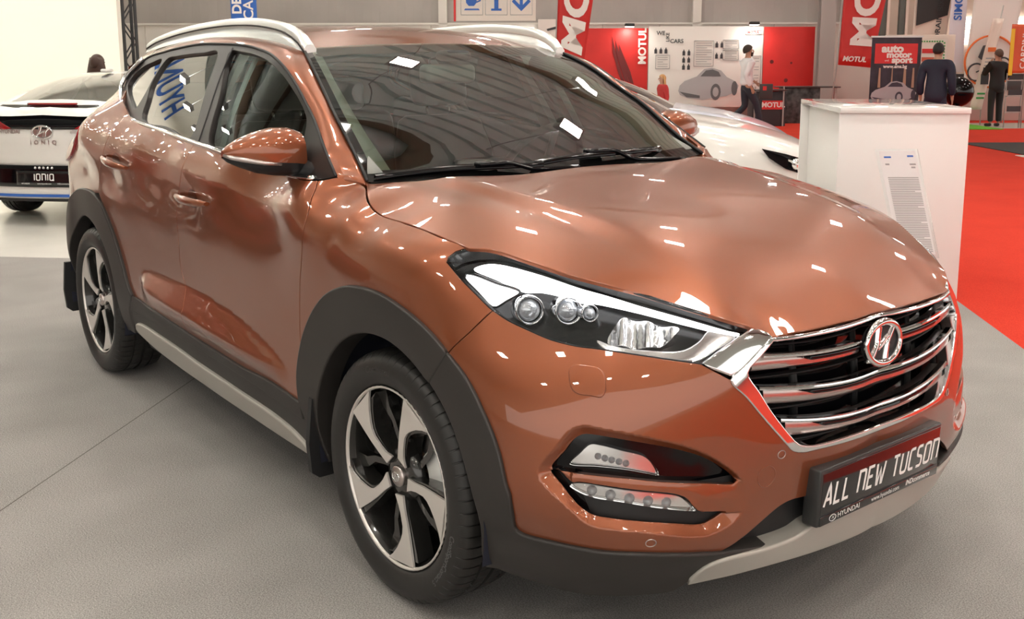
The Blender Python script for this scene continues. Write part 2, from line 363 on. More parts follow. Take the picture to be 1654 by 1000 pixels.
CUR = {
'hood_rear':[(-.3755,-.727,1.0976)],
'hood_side':[(-.3755,-.727,1.0976),(-.2836,-.7786,1.0781),(-.2329,-.7988,1.0588),(-.1807,-.8027,1.039),(-.0573,-.8037,1.0301),(.0539,-.7993,1.0208),(.1454,-.7963,1.0089),(.2177,-.7885,.9979)],
'hood_lamp':[(.2177,-.7885,.9979),(.262,-.7576,.9978),(.3662,-.7222,.9804),(.4601,-.6831,.9592),(.5378,-.6303,.9403),(.5966,-.5848,.9249),(.6793,-.5255,.899),(.7573,-.4633,.8735),(.793,-.4208,.8558),(.8179,-.3836,.8331)],
'hood_front':[(.8179,-.3836,.8331),(.8302,-.2764,.8339),(.8361,-.1636,.8332),(.8395,-.0719,.8346),(.8383,-.0119,.836)],
'fender_top':[(-.4552,-.844,1.108),(-.4333,-.821,1.1138),(-.419,-.798,1.1188),(-.3943,-.7611,1.1093),(-.3637,-.7336,1.101)],
'lamp_rear':[(.2089,-.7821,.9959),(.1879,-.8065,.9871),(.1824,-.8255,.9737),(.1864,-.8323,.9642),(.2028,-.8312,.9533),(.2442,-.8266,.9249),(.2956,-.8209,.8965),(.3466,-.8158,.869)],
'seam':[(.3466,-.8158,.869),(.3298,-.8422,.8409),(.3073,-.8721,.8046),(.2901,-.8877,.7836),(.277,-.899,.7626)],
'archF_out':[(-.5132,-.9038,.4299),(-.5164,-.9062,.5215),(-.4813,-.9057,.6203),(-.4088,-.9069,.7171),(-.3095,-.9105,.7958),(-.2207,-.9141,.8346),(-.1253,-.9178,.8578),(.0007,-.9157,.8606),(.1108,-.9065,.8349),(.1984,-.8999,.8012),(.2771,-.8991,.762),(.3502,-.8977,.7158),(.4164,-.8971,.6465),(.4636,-.8942,.5734),(.49,-.8914,.5003),(.4997,-.8877,.4756)],
'door_front':[(-.4552,-.844,1.108),(-.4294,-.8799,1.0626),(-.406,-.9132,1.0035),(-.415,-.9247,.9387),(-.4814,-.9094,.7937),(-.5078,-.9049,.6664),(-.5064,-.9062,.5434),(-.5132,-.9038,.4299)],
'sill_top':[(-.5144,-.9034,.4255),(-.7285,-.9027,.4383),(-.9644,-.9023,.4335),(-1.4704,-.9058,.4489),(-1.737,-.9109,.4646),(-2.0806,-.9065,.4773)],
'b_shut':[(-1.3517,-.8728,1.1541),(-1.3727,-.9121,1.0751),(-1.4631,-.9088,.9397),(-1.4894,-.9059,.8064),(-1.5011,-.9019,.6911),(-1.4477,-.9128,.5996),(-1.4255,-.9388,.5393),(-1.4704,-.9058,.4489)],
'belt':[(-.4552,-.844,1.108),(-.6058,-.8358,1.1015),(-.8399,-.8501,1.1178),(-1.0789,-.8743,1.1454),(-1.3632,-.8679,1.1609),(-1.7331,-.8536,1.1841),(-1.9919,-.8484,1.2004),(-2.1155,-.8374,1.2148)],
'rear_shut':[(-2.2426,-.8143,1.2374),(-2.1911,-.9022,1.1623),(-2.248,-.927,1.082),(-2.3775,-.917,.9744),(-2.4397,-.9112,.8794)],
'archR_out':[(-2.0806,-.9065,.4773),(-2.127,-.9074,.5148),(-2.1827,-.9076,.6027),(-2.2529,-.9082,.7011),(-2.3313,-.9108,.7868),(-2.4017,-.9114,.8392),(-2.5178,-.9095,.8715),(-2.6545,-.9034,.8731),(-2.8263,-.8912,.854)],
'sill_mid':[(-.5161,-.8954,.376),(-.9762,-.8988,.4017),(-1.5134,-.899,.4121),(-1.9622,-.9002,.4136),(-2.1869,-.9031,.4083)],
'silver_top':[(-2.0406,-.8796,.3207),(-1.9777,-.8904,.3613),(-1.877,-.897,.3909),(-1.7312,-.8989,.4058),(-.8378,-.8906,.3659),(-.6601,-.8911,.3613),(-.5919,-.8835,.3317),(-.5678,-.8704,.2931)],
'silver_bot':[(-2.0406,-.8796,.3207),(-1.8555,-.8694,.2914),(-1.2579,-.8603,.2664),(-.5678,-.8704,.2931)],
'sill_bot':[(-2.0806,-.884,.3336),(-2.0206,-.8742,.304),(-1.6313,-.8605,.2668),(-1.0659,-.8491,.2364),(-.5724,-.8565,.2558)],
'lamp_bot':[(.3466,-.8158,.869),(.3892,-.805,.8517),(.4468,-.7852,.8352),(.5019,-.7648,.8216),(.5646,-.7304,.8135),(.5874,-.7136,.8128),(.6635,-.649,.8029),(.7138,-.5946,.7933),(.7538,-.5431,.7838)],
'lamp_in':[(.7538,-.5431,.7838),(.7699,-.4929,.8109),(.7861,-.4381,.8412),(.7896,-.4165,.8544)],
'corner_in':[(.7722,-.5188,.7743),(.7932,-.4872,.7575),(.801,-.4595,.773),(.8097,-.4229,.8003),(.8162,-.3822,.8319)],
'ring_out':[(.8163,-.3814,.8324),(.8097,-.4229,.8003),(.8019,-.4583,.7715),(.7953,-.4889,.7467),(.8145,-.4577,.7074),(.8343,-.4141,.6519),(.8563,-.3488,.5787),(.8603,-.3313,.562),(.8654,-.3017,.5533),(.8707,-.2632,.5518),(.8806,-.1131,.5464),(.8786,-.0431,.5437)],
'ring_in':[(.8189,-.3808,.8255),(.8133,-.418,.7929),(.8071,-.4517,.7599),(.8239,-.4262,.7107),(.8384,-.3956,.6608),(.856,-.3448,.5973),(.8623,-.3188,.5733),(.8685,-.2807,.5615),(.8808,-.1148,.5556),(.879,-.0452,.5534)],
'paint_bot':[(.4997,-.8877,.4756),(.4976,-.8753,.4183),(.4937,-.8644,.3861),(.5074,-.8547,.3746),(.5794,-.8193,.3703),(.6672,-.7669,.3682),(.7334,-.6971,.3662),(.7888,-.5684,.348),(.8032,-.5083,.3372),(.8522,-.3403,.4276),(.8648,-.256,.4306)],
'clad_bot':[(.4177,-.8541,.2593),(.511,-.8021,.2445),(.585,-.7307,.2243),(.6565,-.6591,.2262),(.6997,-.5993,.2293),(.7202,-.5673,.2336),(.7452,-.5473,.2613)],
'skid_top':[(.7452,-.5473,.2613),(.7862,-.5234,.3134),(.8362,-.3677,.3252),(.854,-.2854,.3365),(.8599,-.2559,.3492)],
'skid_bot':[(.7452,-.5473,.2613),(.7819,-.4775,.271),(.8294,-.3541,.2825),(.8581,-.1967,.2792)],
'fog_up':[(.6289,-.7859,.6338),(.6421,-.7736,.6349),(.6976,-.7161,.6237),(.7501,-.6411,.6049),(.7858,-.5725,.5802),(.8049,-.5299,.5562),(.8207,-.4926,.5266),(.8251,-.4814,.5132),(.824,-.4867,.5067),(.8013,-.5539,.5169),(.7675,-.6327,.5284),(.7102,-.7248,.5429),(.6527,-.7875,.5487),(.5991,-.8303,.5497),(.5844,-.8397,.5512),(.5824,-.8399,.5564),(.6025,-.8181,.594),(.6173,-.7985,.6245)],
'fog_lo':[(.582,-.8421,.5466),(.5995,-.8306,.5472),(.6256,-.8161,.5266),(.637,-.806,.5308),(.6759,-.7708,.5274),(.7143,-.7276,.5203),(.7518,-.6719,.5109),(.7715,-.6353,.5034),(.786,-.6068,.4904),(.8001,-.5787,.4564),(.8103,-.5478,.4484),(.8218,-.506,.4399),(.8095,-.5506,.4174),(.8025,-.574,.4171),(.7796,-.6359,.4298),(.7414,-.7077,.4415),(.6996,-.7612,.4483),(.6725,-.7869,.453),(.6485,-.8068,.4709),(.6065,-.8313,.5204)],
'fog_lens':[(.6326,-.7645,.6124),(.6479,-.7496,.612),(.6822,-.7136,.6008),(.7166,-.6694,.5854),(.7302,-.6526,.5664),(.7391,-.6446,.5433),(.7258,-.6668,.5483),(.6948,-.7103,.5588),(.6517,-.759,.5644),(.6032,-.8015,.566),(.6161,-.7855,.5889)],
'drl_low':[(.6153,-.8104,.5195),(.6288,-.7984,.5259),(.7066,-.7197,.5155),(.7637,-.6265,.4983),(.7753,-.6029,.4885),(.7899,-.5731,.4533),(.7869,-.5822,.4541),(.7112,-.7228,.4876),(.6557,-.7815,.4983),(.6291,-.8019,.5093)],
'fog_chamfer':[(.6165,-.7906,.6516),(.6747,-.7363,.6462),(.7347,-.6609,.6278),(.7786,-.5845,.5996),(.8072,-.5225,.561),(.829,-.4684,.5095),(.8344,-.4494,.4731),(.8273,-.4793,.4182),(.8098,-.5425,.3939),(.8005,-.574,.3938),(.7411,-.7064,.4227),(.6735,-.7831,.4316),(.6579,-.7973,.4403),(.6293,-.8211,.4712),(.5607,-.8559,.5401),(.5888,-.8247,.6074)],
'washer':[(.5685,-.7598,.7747),(.5892,-.7431,.7766),(.6134,-.726,.7735),(.6243,-.7229,.7654),(.6334,-.7255,.7509),(.6409,-.7323,.7297),(.6393,-.7399,.7193),(.6225,-.7542,.7207),(.6003,-.7712,.7226),(.5879,-.7768,.7292),(.5782,-.7756,.7424),(.5664,-.7671,.7669)],
'sensors':[(.7519,-.6822,.3944),(.8536,-.3658,.5577)],
'tow':[(.8449,-.4038,.51)],
'drl_bar':[(.2413,-.7863,.9579),(.2549,-.7661,.9684),(.281,-.7451,.9714),(.3742,-.7012,.9579),(.4792,-.6535,.9332),(.532,-.6243,.9222),(.5995,-.5871,.9047),(.682,-.5275,.8806),(.7535,-.4572,.8534),(.7704,-.4363,.8463),(.7703,-.4403,.8426),(.7487,-.4702,.848),(.6877,-.5331,.868),(.6075,-.5948,.8908),(.5203,-.6522,.9063),(.4975,-.67,.9061),(.4476,-.6949,.9169),(.406,-.7186,.9217),(.377,-.7401,.9196),(.3079,-.7621,.938)],
'side_marker':[(.2322,-.8043,.9454),(.2447,-.7947,.9462),(.3002,-.7713,.9333),(.3688,-.7474,.9176),(.3544,-.7768,.8964),(.3399,-.7974,.8808),(.3317,-.8022,.8799),(.2837,-.8061,.906),(.2344,-.8098,.9371)],
'projectors':[(.4021,-.7479,.871),(.4783,-.6944,.8757),(.5204,-.6654,.8742)],
'reflector':[(.5705,-.6598,.8481),(.5748,-.6117,.887),(.6231,-.5743,.879),(.6621,-.542,.8692),(.6754,-.5304,.8651),(.6707,-.5642,.8375),(.6618,-.5847,.8288),(.6418,-.6117,.8261),(.612,-.6411,.829),(.5876,-.6622,.8316)],
'indicator':[(.5684,-.6893,.8341),(.6083,-.6647,.8235),(.6625,-.6129,.8165),(.7,-.5664,.8146),(.7113,-.5464,.8187),(.7217,-.5176,.8334),(.7275,-.4881,.8559),(.7646,-.446,.8408),(.7516,-.4904,.815),(.7371,-.5328,.7936),(.7246,-.5517,.7941),(.6689,-.6191,.8031),(.6153,-.6712,.8102),(.5877,-.6872,.8199)],
'chrome_corner':[(.7905,-.4164,.8531),(.8107,-.3881,.8396),(.8167,-.3818,.8311),(.8115,-.4186,.7999),(.8021,-.4585,.7702),(.7923,-.4884,.7589),(.7717,-.5197,.7744),(.7566,-.538,.7843),(.7699,-.4929,.8109),(.7861,-.4381,.8412)],
'bar_a':[(.7987,-.4215,.7945),(.7978,-.4416,.7615)],
'bar_b':[(.8095,-.4266,.7232),(.8211,-.4064,.6807)],
'bar_c':[(.8338,-.3718,.6423),(.8457,-.3365,.5953)],
'bar_mid':[(.8496,-.0996,.776),(.8524,-.1007,.7534),(.8591,-.1025,.6964),(.8622,-.1034,.67),(.8668,-.1033,.6221),(.8683,-.1018,.5968)],
'frame_top':[(-.4243,-.7971,1.1201),(-.5651,-.763,1.2065),(-.6433,-.7409,1.2552),(-.7466,-.7193,1.316),(-.8522,-.7026,1.3803),(-.9544,-.6901,1.4315),(-1.0675,-.6755,1.4686),(-1.223,-.6586,1.4941),(-1.3682,-.6485,1.5079),(-1.5629,-.6412,1.515),(-1.7945,-.6334,1.5189),(-1.9383,-.6326,1.5139),(-2.231,-.6361,1.492),(-2.4777,-.6476,1.4561),(-2.5918,-.695,1.3726)],
'gh_rear':[(-2.5918,-.695,1.3726),(-2.5879,-.7124,1.3449),(-2.501,-.746,1.2974),(-2.3658,-.7816,1.2479),(-2.2328,-.8052,1.2165),(-2.0779,-.8204,1.2005)],
'gh_bot':[(-2.0779,-.8204,1.2005),(-1.7781,-.8379,1.1859),(-1.3828,-.8558,1.1624),(-1.1058,-.8633,1.146),(-.8539,-.8437,1.1203),(-.6435,-.8175,1.0988),(-.5211,-.8106,1.1016),(-.4243,-.7971,1.1201)],
'glass_f':[(-1.4672,-.6641,1.4848),(-1.3618,-.6645,1.4855),(-1.2005,-.6746,1.4713),(-1.049,-.6922,1.4436),(-.9422,-.704,1.4073),(-.8397,-.7156,1.3548),(-.7505,-.729,1.3006),(-.7094,-.7407,1.2676),(-.6744,-.7754,1.1937),(-.6417,-.8016,1.1342),(-.8647,-.8375,1.1391),(-1.1294,-.8555,1.163),(-1.2517,-.8515,1.1723),(-1.3392,-.7661,1.3296)],
'glass_r':[(-2.1522,-.6634,1.4582),(-2.0396,-.6578,1.4732),(-1.8837,-.6579,1.4811),(-1.7333,-.6594,1.4849),(-1.5882,-.6623,1.485),(-1.5005,-.7467,1.3594),(-1.4311,-.8451,1.1837),(-1.7251,-.8308,1.2026),(-2.0763,-.8088,1.2231),(-2.1247,-.7662,1.2971),(-2.1744,-.7233,1.3651)],
'glass_q':[(-2.5353,-.7085,1.3568),(-2.506,-.6842,1.3983),(-2.4373,-.6684,1.4288),(-2.3306,-.6617,1.4478),(-2.214,-.6605,1.4583),(-2.1873,-.7245,1.3623),(-2.1942,-.7642,1.2952),(-2.2254,-.7862,1.2529),(-2.3423,-.765,1.2804),(-2.4802,-.7312,1.3251)],
'sail':[(-.7094,-.7407,1.2676),(-.6433,-.7409,1.2552),(-.5651,-.763,1.2065),(-.4243,-.7971,1.1201),(-.5211,-.8106,1.1016),(-.6417,-.8016,1.1342),(-.6744,-.7754,1.1937)],
'handle_f':[(-1.4229,-.9089,.9759),(-1.1241,-.9154,.9746)],
'handle_r':[(-2.2214,-.9255,1.0602),(-1.9491,-.9216,1.0319)],
}
# ---------------------------------------------------------------- panels cut out of the body surfaces
class BandFull:
    """BAND on both sides: s beyond the nose centre continues onto the car's left."""
    sm=BAND.smax
    def P(self,s,z,off=0.):
        s=np.asarray(s,float).ravel(); z=np.asarray(z,float).ravel(); q=s>self.sm; o=np.broadcast_to(np.asarray(off,float).ravel(),s.shape)
        p=BAND.P(np.where(q,2*self.sm-s,s),z,o); p[q,1]*=-1; return p
    def inv(self,P):
        P=np.array(np.atleast_2d(P),float); q=P[:,1]>0; P[q,1]*=-1; s,z,d=BAND.inv(P); return np.where(q,2*self.sm-s,s),z,d
BF=BandFull()
def pts(*pieces, step=.012):
    """joins feature curves (names, '-name' reversed, or lists of points) into one closed 3-D outline; corners between pieces stay sharp"""
    out=[]
    for p in pieces:
        if isinstance(p,str): q=np.array(CUR[p[1:]] if p[0]=='-' else CUR[p],float); q=q[::-1] if p[0]=='-' else q
        else: q=np.array(p,float)
        c=catmull(q,step) if len(q)>1 else q
        if out and np.linalg.norm(out[-1]-c[0])<.004: c=c[1:]
        out+=list(c)
    if np.linalg.norm(out[0]-out[-1])<.004: out=out[:-1]
    return np.array(out)
def closed(name, step=.006): return catmull(np.array(CUR[name] if isinstance(name,str) else name,float),step,True)
MY=np.array([1,-1,1.])
def inside(poly, q):
    x,y=q[:,0],q[:,1]; c=np.zeros(len(q),bool); n=len(poly)
    for i in range(n):
        a=poly[i]; b=poly[i-1]; m=(a[1]>y)!=(b[1]>y)
        with np.errstate(divide='ignore',invalid='ignore'): c^=m&(x<(b[0]-a[0])*(y-a[1])/(b[1]-a[1])+a[0])
    return c
def dist_poly(poly, q, close=True):
    a=np.asarray(poly,float); b=np.roll(a,-1,0)
    if not close: a,b=a[:-1],b[:-1]
    o=np.full(len(q),9.)
    for p,r in zip(a,b):
        e=r-p; t=np.clip(((q-p)@e)/(e@e+1e-12),0,1); o=np.minimum(o,np.linalg.norm(q-p-t[:,None]*e,axis=1))
    return o
def surface_fn(S, off):
    """total point function with a constant or a function offset; normals by differences"""
    f=(lambda a,b: off(np.c_[a,b])) if callable(off) else (lambda a,b: np.full(len(a),float(off)))
    P=lambda a,b: S.P(a,b,f(a,b))
    def N(a,b,e=2e-3):
        n=np.cross(P(a+e,b)-P(a-e,b),P(a,b+e)-P(a,b-e))
        if S is GH: n=n
        return n/np.linalg.norm(n,axis=1)[:,None]
    return P,N
def panel(name, S, outline, m, parent, holes=(), h=.022, off=0., depth=.015, gap=.002, rnd=.0015, sides=(1,), lip=True, hole_depth=None, ab=False, creases=(), dense=()):
    """one sheet of the body: outline (3-D points) cut from surface S, rounded edge and return flange all round.
    sides: 1 = car's right as traced, -1 = mirrored copy"""
    to=lambda P: np.asarray(P,float) if ab else np.stack(S.inv(P)[:2],1)
    loops=[to(outline)]+[to(x) for x in holes]
    def area2(p): return .5*np.sum(p[:,0]*np.roll(p[:,1],-1)-np.roll(p[:,0],-1)*p[:,1])
    for i,l in enumerate(loops):
        if (area2(l)>0)!=(i==0): loops[i]=l[::-1]
    Pf,Nf=surface_fn(S,off)
    lo=loops[0].min(0); hi=loops[0].max(0)
    gx=np.arange(lo[0],hi[0],h); gy=np.arange(lo[1],hi[1],h*.87); X,Y=np.meshgrid(gx,gy); X[1::2]+=h/2
    q=np.stack([X.ravel(),Y.ravel()],1)
    k=inside(loops[0],q)&(dist_poly(loops[0],q)>h*.5)
    for l in loops[1:]: k&=~inside(l,q)&(dist_poly(l,q)>h*.5)
    q=q[k]
    for poly,h2 in dense:       # finer triangles where the sheet is folded
        l2=poly.min(0); u2=poly.max(0); X2,Y2=np.meshgrid(np.arange(l2[0],u2[0],h2),np.arange(l2[1],u2[1],h2*.87)); X2[1::2]+=h2/2; d2=np.stack([X2.ravel(),Y2.ravel()],1)
        d2=d2[inside(poly,d2)]; k2=inside(loops[0],d2)&(dist_poly(loops[0],d2)>h2*.5)
        for l in loops[1:]: k2&=~inside(l,d2)&(dist_poly(l,d2)>h2*.5)
        q=np.concatenate([q[~inside(poly,q)],d2[k2]])
    cl=[]
    for c in creases:       # fold lines of the surface become mesh edges
        c=np.asarray(c,float); ok=inside(loops[0],c)&(dist_poly(loops[0],c)>h*.3)
        for l in loops[1:]: ok&=~inside(l,c)&(dist_poly(l,c)>h*.3)
        run=[]
        for p,t in zip(c,ok):
            if t: run.append(p)
            else:
                if len(run)>1: cl.append(np.array(run))
                run=[]
        if len(run)>1: cl.append(np.array(run))
    for c in cl: q=q[dist_poly(c,q,False)>h*(.12 if dense else .35)]
    al=np.concatenate(loops+[q]+cl); edges=[];o=0
    for l in loops:
        n=len(l); edges+=[(o+i,o+(i+1)%n) for i in range(n)]; o+=n
    o+=len(q)
    for c in cl: edges+=[(o+i,o+i+1) for i in range(len(c)-1)]; o+=len(c)
    vs,_,fs,ov,_,_=delaunay_2d_cdt([Vector(p) for p in al],edges,[],2,1e-6,True)
    A=np.array([v[:] for v in vs])
    if True:           # keep only faces whose centre lies in the outline and in no hole
        c=np.array([np.mean(A[list(f)],0) for f in fs]); kk=inside(loops[0],c)
        for l in loops[1:]: kk&=~inside(l,c)
        fs=[f for f,t in zip(fs,kk) if t]
    V=Pf(A[:,0],A[:,1]); N=Nf(A[:,0],A[:,1])
    ori={}
    for i,l in enumerate(ov):
        for j in l: ori.setdefault(j,i)
    V=list(V); N=list(N); F=[]
    for f in fs:
        f=list(f); a,b,c=A[f[0]],A[f[1]],A[f[2]]
        F.append(tuple(f) if (b[0]-a[0])*(c[1]-a[1])-(b[1]-a[1])*(c[0]-a[0])>0 else tuple(f[::-1]))
    o=0
    for li,l in enumerate(loops):
        n=len(l); idx=[ori[o+i] for i in range(n)]; o+=n
        P0=np.array([V[i] for i in idx]); n0=np.array([N[i] for i in idx])
        tg=np.roll(P0,-1,0)-np.roll(P0,1,0); tg/=np.maximum(np.linalg.norm(tg,axis=1),1e-9)[:,None]
        t=np.cross(tg,n0); t/=np.maximum(np.linalg.norm(t,axis=1),1e-9)[:,None]
        P0=P0-t*gap
        for i,p in zip(idx,P0): V[i]=p
        if not lip: continue
        dp=depth if li==0 else (hole_depth if hole_depth is not None else depth)
        d=.70710678
        rings=[(P0,n0),(P0+t*rnd*d-n0*rnd*(1-d),d*t+d*n0),(P0+t*rnd-n0*rnd,t),(P0+t*rnd-n0*dp,t)]
        base=len(V)
        for p,nn in rings: V+=list(p); N+=list(nn)
        for r in range(3):
            for i in range(n):
                j=(i+1)%n; F.append((base+r*n+i,base+(r+1)*n+i,base+(r+1)*n+j,base+r*n+j))
    V=np.array(V); N=np.array(N); res=[]
    for sd in sides:
        v=V if sd==1 else V*MY; nn=N if sd==1 else N*MY
        me=bpy.data.meshes.new(name); me.from_pydata(v.tolist(),[],[f if sd==1 else f[::-1] for f in F]); me.update()
        me.polygons.foreach_set('use_smooth',[True]*len(me.polygons)); me.normals_split_custom_set_from_vertices(nn.tolist())
        res.append(link(name,me,m,parent if not isinstance(parent,(list,tuple)) else parent[0 if sd==1 else 1]))
    return res
def tube_on(name, S, line, r, m, parent, off=0., sides=(1,), closed=False, n=8):
    P=np.asarray(line,float); a,b,_=S.inv(P); p=S.P(a,b,np.full(len(a),float(off))); res=[]
    for sd in sides:
        res.append(MB().tube([tuple(x if sd==1 else x*MY) for x in p],r,n,closed=closed).build(name,m,parent if not isinstance(parent,(list,tuple)) else parent[0 if sd==1 else 1]))
    return res
def proportions(P):
    """final fit of the body to the measured proportions (a fraction of a per cent to 2 per cent)"""
    P=np.asarray(P,float); x,y,z=P[...,0],P[...,1],P[...,2]; up=np.clip((z-.6)/.6,0,1.6); nose=np.clip(x,0,1)
    return np.stack([x*np.where(x>0,1.0214,1.009)+.0424*nose*(z-.6), y*(1.0023+.0181*up), z+.0185*(z-.5423)+.0015*nose],-1)
# ---------------------------------------------------------------- materials of the car
PAINT2=mat('copper_metallic_paint',(.265,.073,.027,1),.34,.60,1.0,coat_rough=.0)
PAINT2.node_tree.nodes['Principled BSDF'].inputs['Coat IOR'].default_value=1.55
def two_sided(m, name, inner):
    """painted outside, dark primer and trim on the inner face of the sheet"""
    c=m.copy(); c.name=name; nt=c.node_tree; b=nt.nodes['Principled BSDF']; out=nt.nodes['Material Output']
    g=nt.nodes.new('ShaderNodeNewGeometry'); d=nt.nodes.new('ShaderNodeBsdfDiffuse'); d.inputs[0].default_value=inner; x=nt.nodes.new('ShaderNodeMixShader')
    nt.links.new(g.outputs['Backfacing'],x.inputs[0]); nt.links.new(b.outputs[0],x.inputs[1]); nt.links.new(d.outputs[0],x.inputs[2]); nt.links.new(x.outputs[0],out.inputs[0]); return c
PAINT=two_sided(PAINT2,'copper_metallic_paint_sheet',(.02,.021,.022,1))
CLAD=mat('grey_textured_plastic',(.024,.021,.019,1),.48,bump=(900,.15))
BLACKG=mat('gloss_black_plastic',(.003,.003,.004,1),.08,spec=.35)
BLACKM=mat('matt_black_plastic',(.012,.012,.013,1),.55)
CHROME=mat('chrome',(.82,.82,.83,1),.05,1.)
SATIN=mat('satin_silver',(.58,.52,.50,1),.28,1.)
SILVERP=mat('silver_plastic',(.42,.40,.36,1),.42,.35)
RUBBER=mat('tyre_rubber',(.016,.015,.014,1),.46)
RUBBERT=mat('tyre_lettering',(.09,.09,.09,1),.5)
DARKALLOY=mat('dark_grey_alloy_paint',(.030,.029,.027,1),.25,.5,.8)
ALLOY=mat('machined_alloy',(.72,.68,.64,1),.34,.55,.3)
DISC=mat('brake_disc_steel',(.32,.30,.29,1),.35,1.)
LINER=mat('navy_wheel_liner',(.008,.010,.022,1),.7)
FRAME=mat('dark_window_frame',(.020,.016,.015,1),.40)
GLASSW=glass('windscreen_glass',(.70,.80,.70,1),1.5,2.0)
GLASSS=glass('side_glass',(.78,.85,.80,1),1.5,1.2)
GLASSR=glass('privacy_glass',(.20,.20,.18,1),1.5,2.2)
LENS=glass('clear_lamp_lens',(.97,.97,.97,1),1.5,1.0)
DRLON=mat('lit_white_lamp',(1,1,1,1),.3,emit=2.2,ecol=(1,1,1,1))
REFLW=mat('bright_lamp_reflector',(.85,.85,.85,1),.12,.9)
LAMPIN=mat('lamp_housing_black',(.004,.004,.005,1),.18,spec=.25)
LEDM=mat('led_glass',(.55,.56,.58,1),.08,.2,.8)
TRIMD=mat('dark_cabin_trim',(.014,.015,.015,1),.65,spec=.3)
TRIML=mat('pale_cabin_trim',(.30,.31,.29,1),.8)
LEATHER=mat('black_leather',(.009,.010,.013,1),.5,spec=.3)
REDLENS=mat('red_lamp_lens',(.30,.008,.012,1),.12,coat=1)
WHITEP=mat('white_print',(.82,.82,.80,1),.5)
FRIT=mat('black_glass_border',(.006,.006,.006,1),.04)
ORANGE=mat('amber_reflector',(.55,.10,.04,1),.3)

car=empty('car',(0,0,0),0,'copper brown SUV with lit headlights parked on the grey carpet in front','car')
def C(name): return np.array(CUR[name],float)
def bp(sz): sz=np.array(sz,float); return BF.P(sz[:,0],sz[:,1])
# hood
hr=np.array([(-.3768,-.7299,0),(-.32,-.665,0),(-.245,-.56,0),(-.195,-.42,0),(-.178,-.28,0),(-.182,-.14,0),(-.188,0,0)]); hr[:,2]=HOOD.z(hr[:,0],hr[:,1])
half=pts(hr[::-1],'hood_side','hood_lamp',np.vstack([C('hood_front')[:-1],[(.838,0,.836)]]))
panel('hood',HOOD,np.vstack([half,(half*MY)[::-1]]),PAINT,car,h=.024,gap=.0035,depth=.010,rnd=.003)
# fenders, doors, rear body
FEN=panel('front_fender',BF,pts('fender_top','hood_side','lamp_rear','seam',C('archF_out')[:11][::-1],'-door_front'),PAINT,car,sides=(1,-1),h=.02,gap=.003,rnd=.001)
frontdoor=[empty('front_door'),empty('front_door')]; reardoor=[empty('rear_door'),empty('rear_door')]
for e in frontdoor+reardoor: e.parent=car
st=C('sill_top')
_x=np.linspace(-1.99,-.61,90); _zu=smooth(_x,KX,KU); _zl=smooth(_x,KX,KL)
_xc=np.linspace(-2.7,-.5,120)
FOLDS=[np.c_[_x-.10,_zu],np.c_[_x-.10,_zl],np.c_[_xc-.10,smooth(_xc,CX,CZ)]]
panel('door_skin',BF,pts('door_front',st[:4],'-b_shut',C('belt')[:5][::-1]),PAINT,frontdoor,sides=(1,-1),h=.014,creases=FOLDS)
panel('door_skin',BF,pts('b_shut',st[3:],C('archR_out')[:6],'-rear_shut',C('belt')[4:][::-1]),PAINT,reardoor,sides=(1,-1),h=.014,creases=FOLDS)
arc=BAND.P(np.array([-3.07,-3.17,-3.24,-3.27]),np.array([.80,.68,.56,.45]))
ringr=[(-2.578,-.696,1.373)]
rb=pts('rear_shut',np.vstack([C('archR_out')[6:],arc]),BAND.P(np.linspace(-3.27,BAND.smin+.001,8),np.full(8,.45)),BAND.P(np.full(8,BAND.smin+.001),np.linspace(.45,1.36,8)),BAND.P(np.linspace(BAND.smin+.001,-2.70,10),np.linspace(1.36,1.392,10)),C('gh_rear')[:4]+[[.03,0,.006],[.06,0,0],[.06,0,0],[.05,0,.012]])
panel('rear_body',BF,rb,PAINT,car,sides=(1,-1),h=.025,creases=FOLDS)
# front bumper
ro=C('ring_out'); pb=C('paint_bot')
c_up=np.array([[.8825,0,.541]]); c_lo=BF.P([BAND.smax],[.43])
i_up=np.argmin(np.linalg.norm(ro-C('corner_in')[0],axis=1))
half=pts(c_lo,pb[::-1],C('archF_out')[10:][::-1],'-seam','lamp_bot',ro[3:],c_up)
fogpoly=np.stack(BF.inv(np.vstack([closed('fog_up'),]))[:2],1); fogpoly2=np.stack(BF.inv(closed('fog_lo'))[:2],1); chpoly=np.stack(BF.inv(closed('fog_chamfer'))[:2],1)
_c=chpoly.mean(0); chgrow=_c+(chpoly-_c)*1.06
def bumper_off(q):
    m=q.copy(); k=m[:,0]>BAND.smax; m[k,0]=2*BAND.smax-m[k,0]; o=np.zeros(len(m))
    near=np.where((m[:,0]>.25)&(m[:,1]<.75)&(m[:,1]>.3))[0]
    if len(near):
        p=m[near]; ins=inside(chpoly,p); dc=dist_poly(chpoly,p); d=np.minimum(dist_poly(fogpoly,p),dist_poly(fogpoly2,p))
        t=np.where(ins,dc/(dc+d+1e-6),0); t=np.where(inside(fogpoly,p)|inside(fogpoly2,p),1,t)
        # the blade between the two openings stays proud towards its inner end
        blade=ins&(p[:,1]<np.interp(p[:,0],fb_s,fb_u)+.004)&(p[:,1]>np.interp(p[:,0],fb_s,fb_l)-.004)&(p[:,0]>fb_s[0])
        o[near]=-.020*t*np.where(blade,.35,1)
    return o
fu=np.stack(BF.inv(C('fog_up')[8:14])[:2],1); fl=np.stack(BF.inv(C('fog_lo')[2:12])[:2],1)
fb_s=np.linspace(max(fu[:,0].min(),fl[:,0].min()),min(fu[:,0].max(),fl[:,0].max()),20)
_a=fu[fu[:,0].argsort()]; _b=fl[fl[:,0].argsort()]; fb_u=np.interp(fb_s,_a[:,0],_a[:,1]); fb_l=np.interp(fb_s,_b[:,0],_b[:,1])
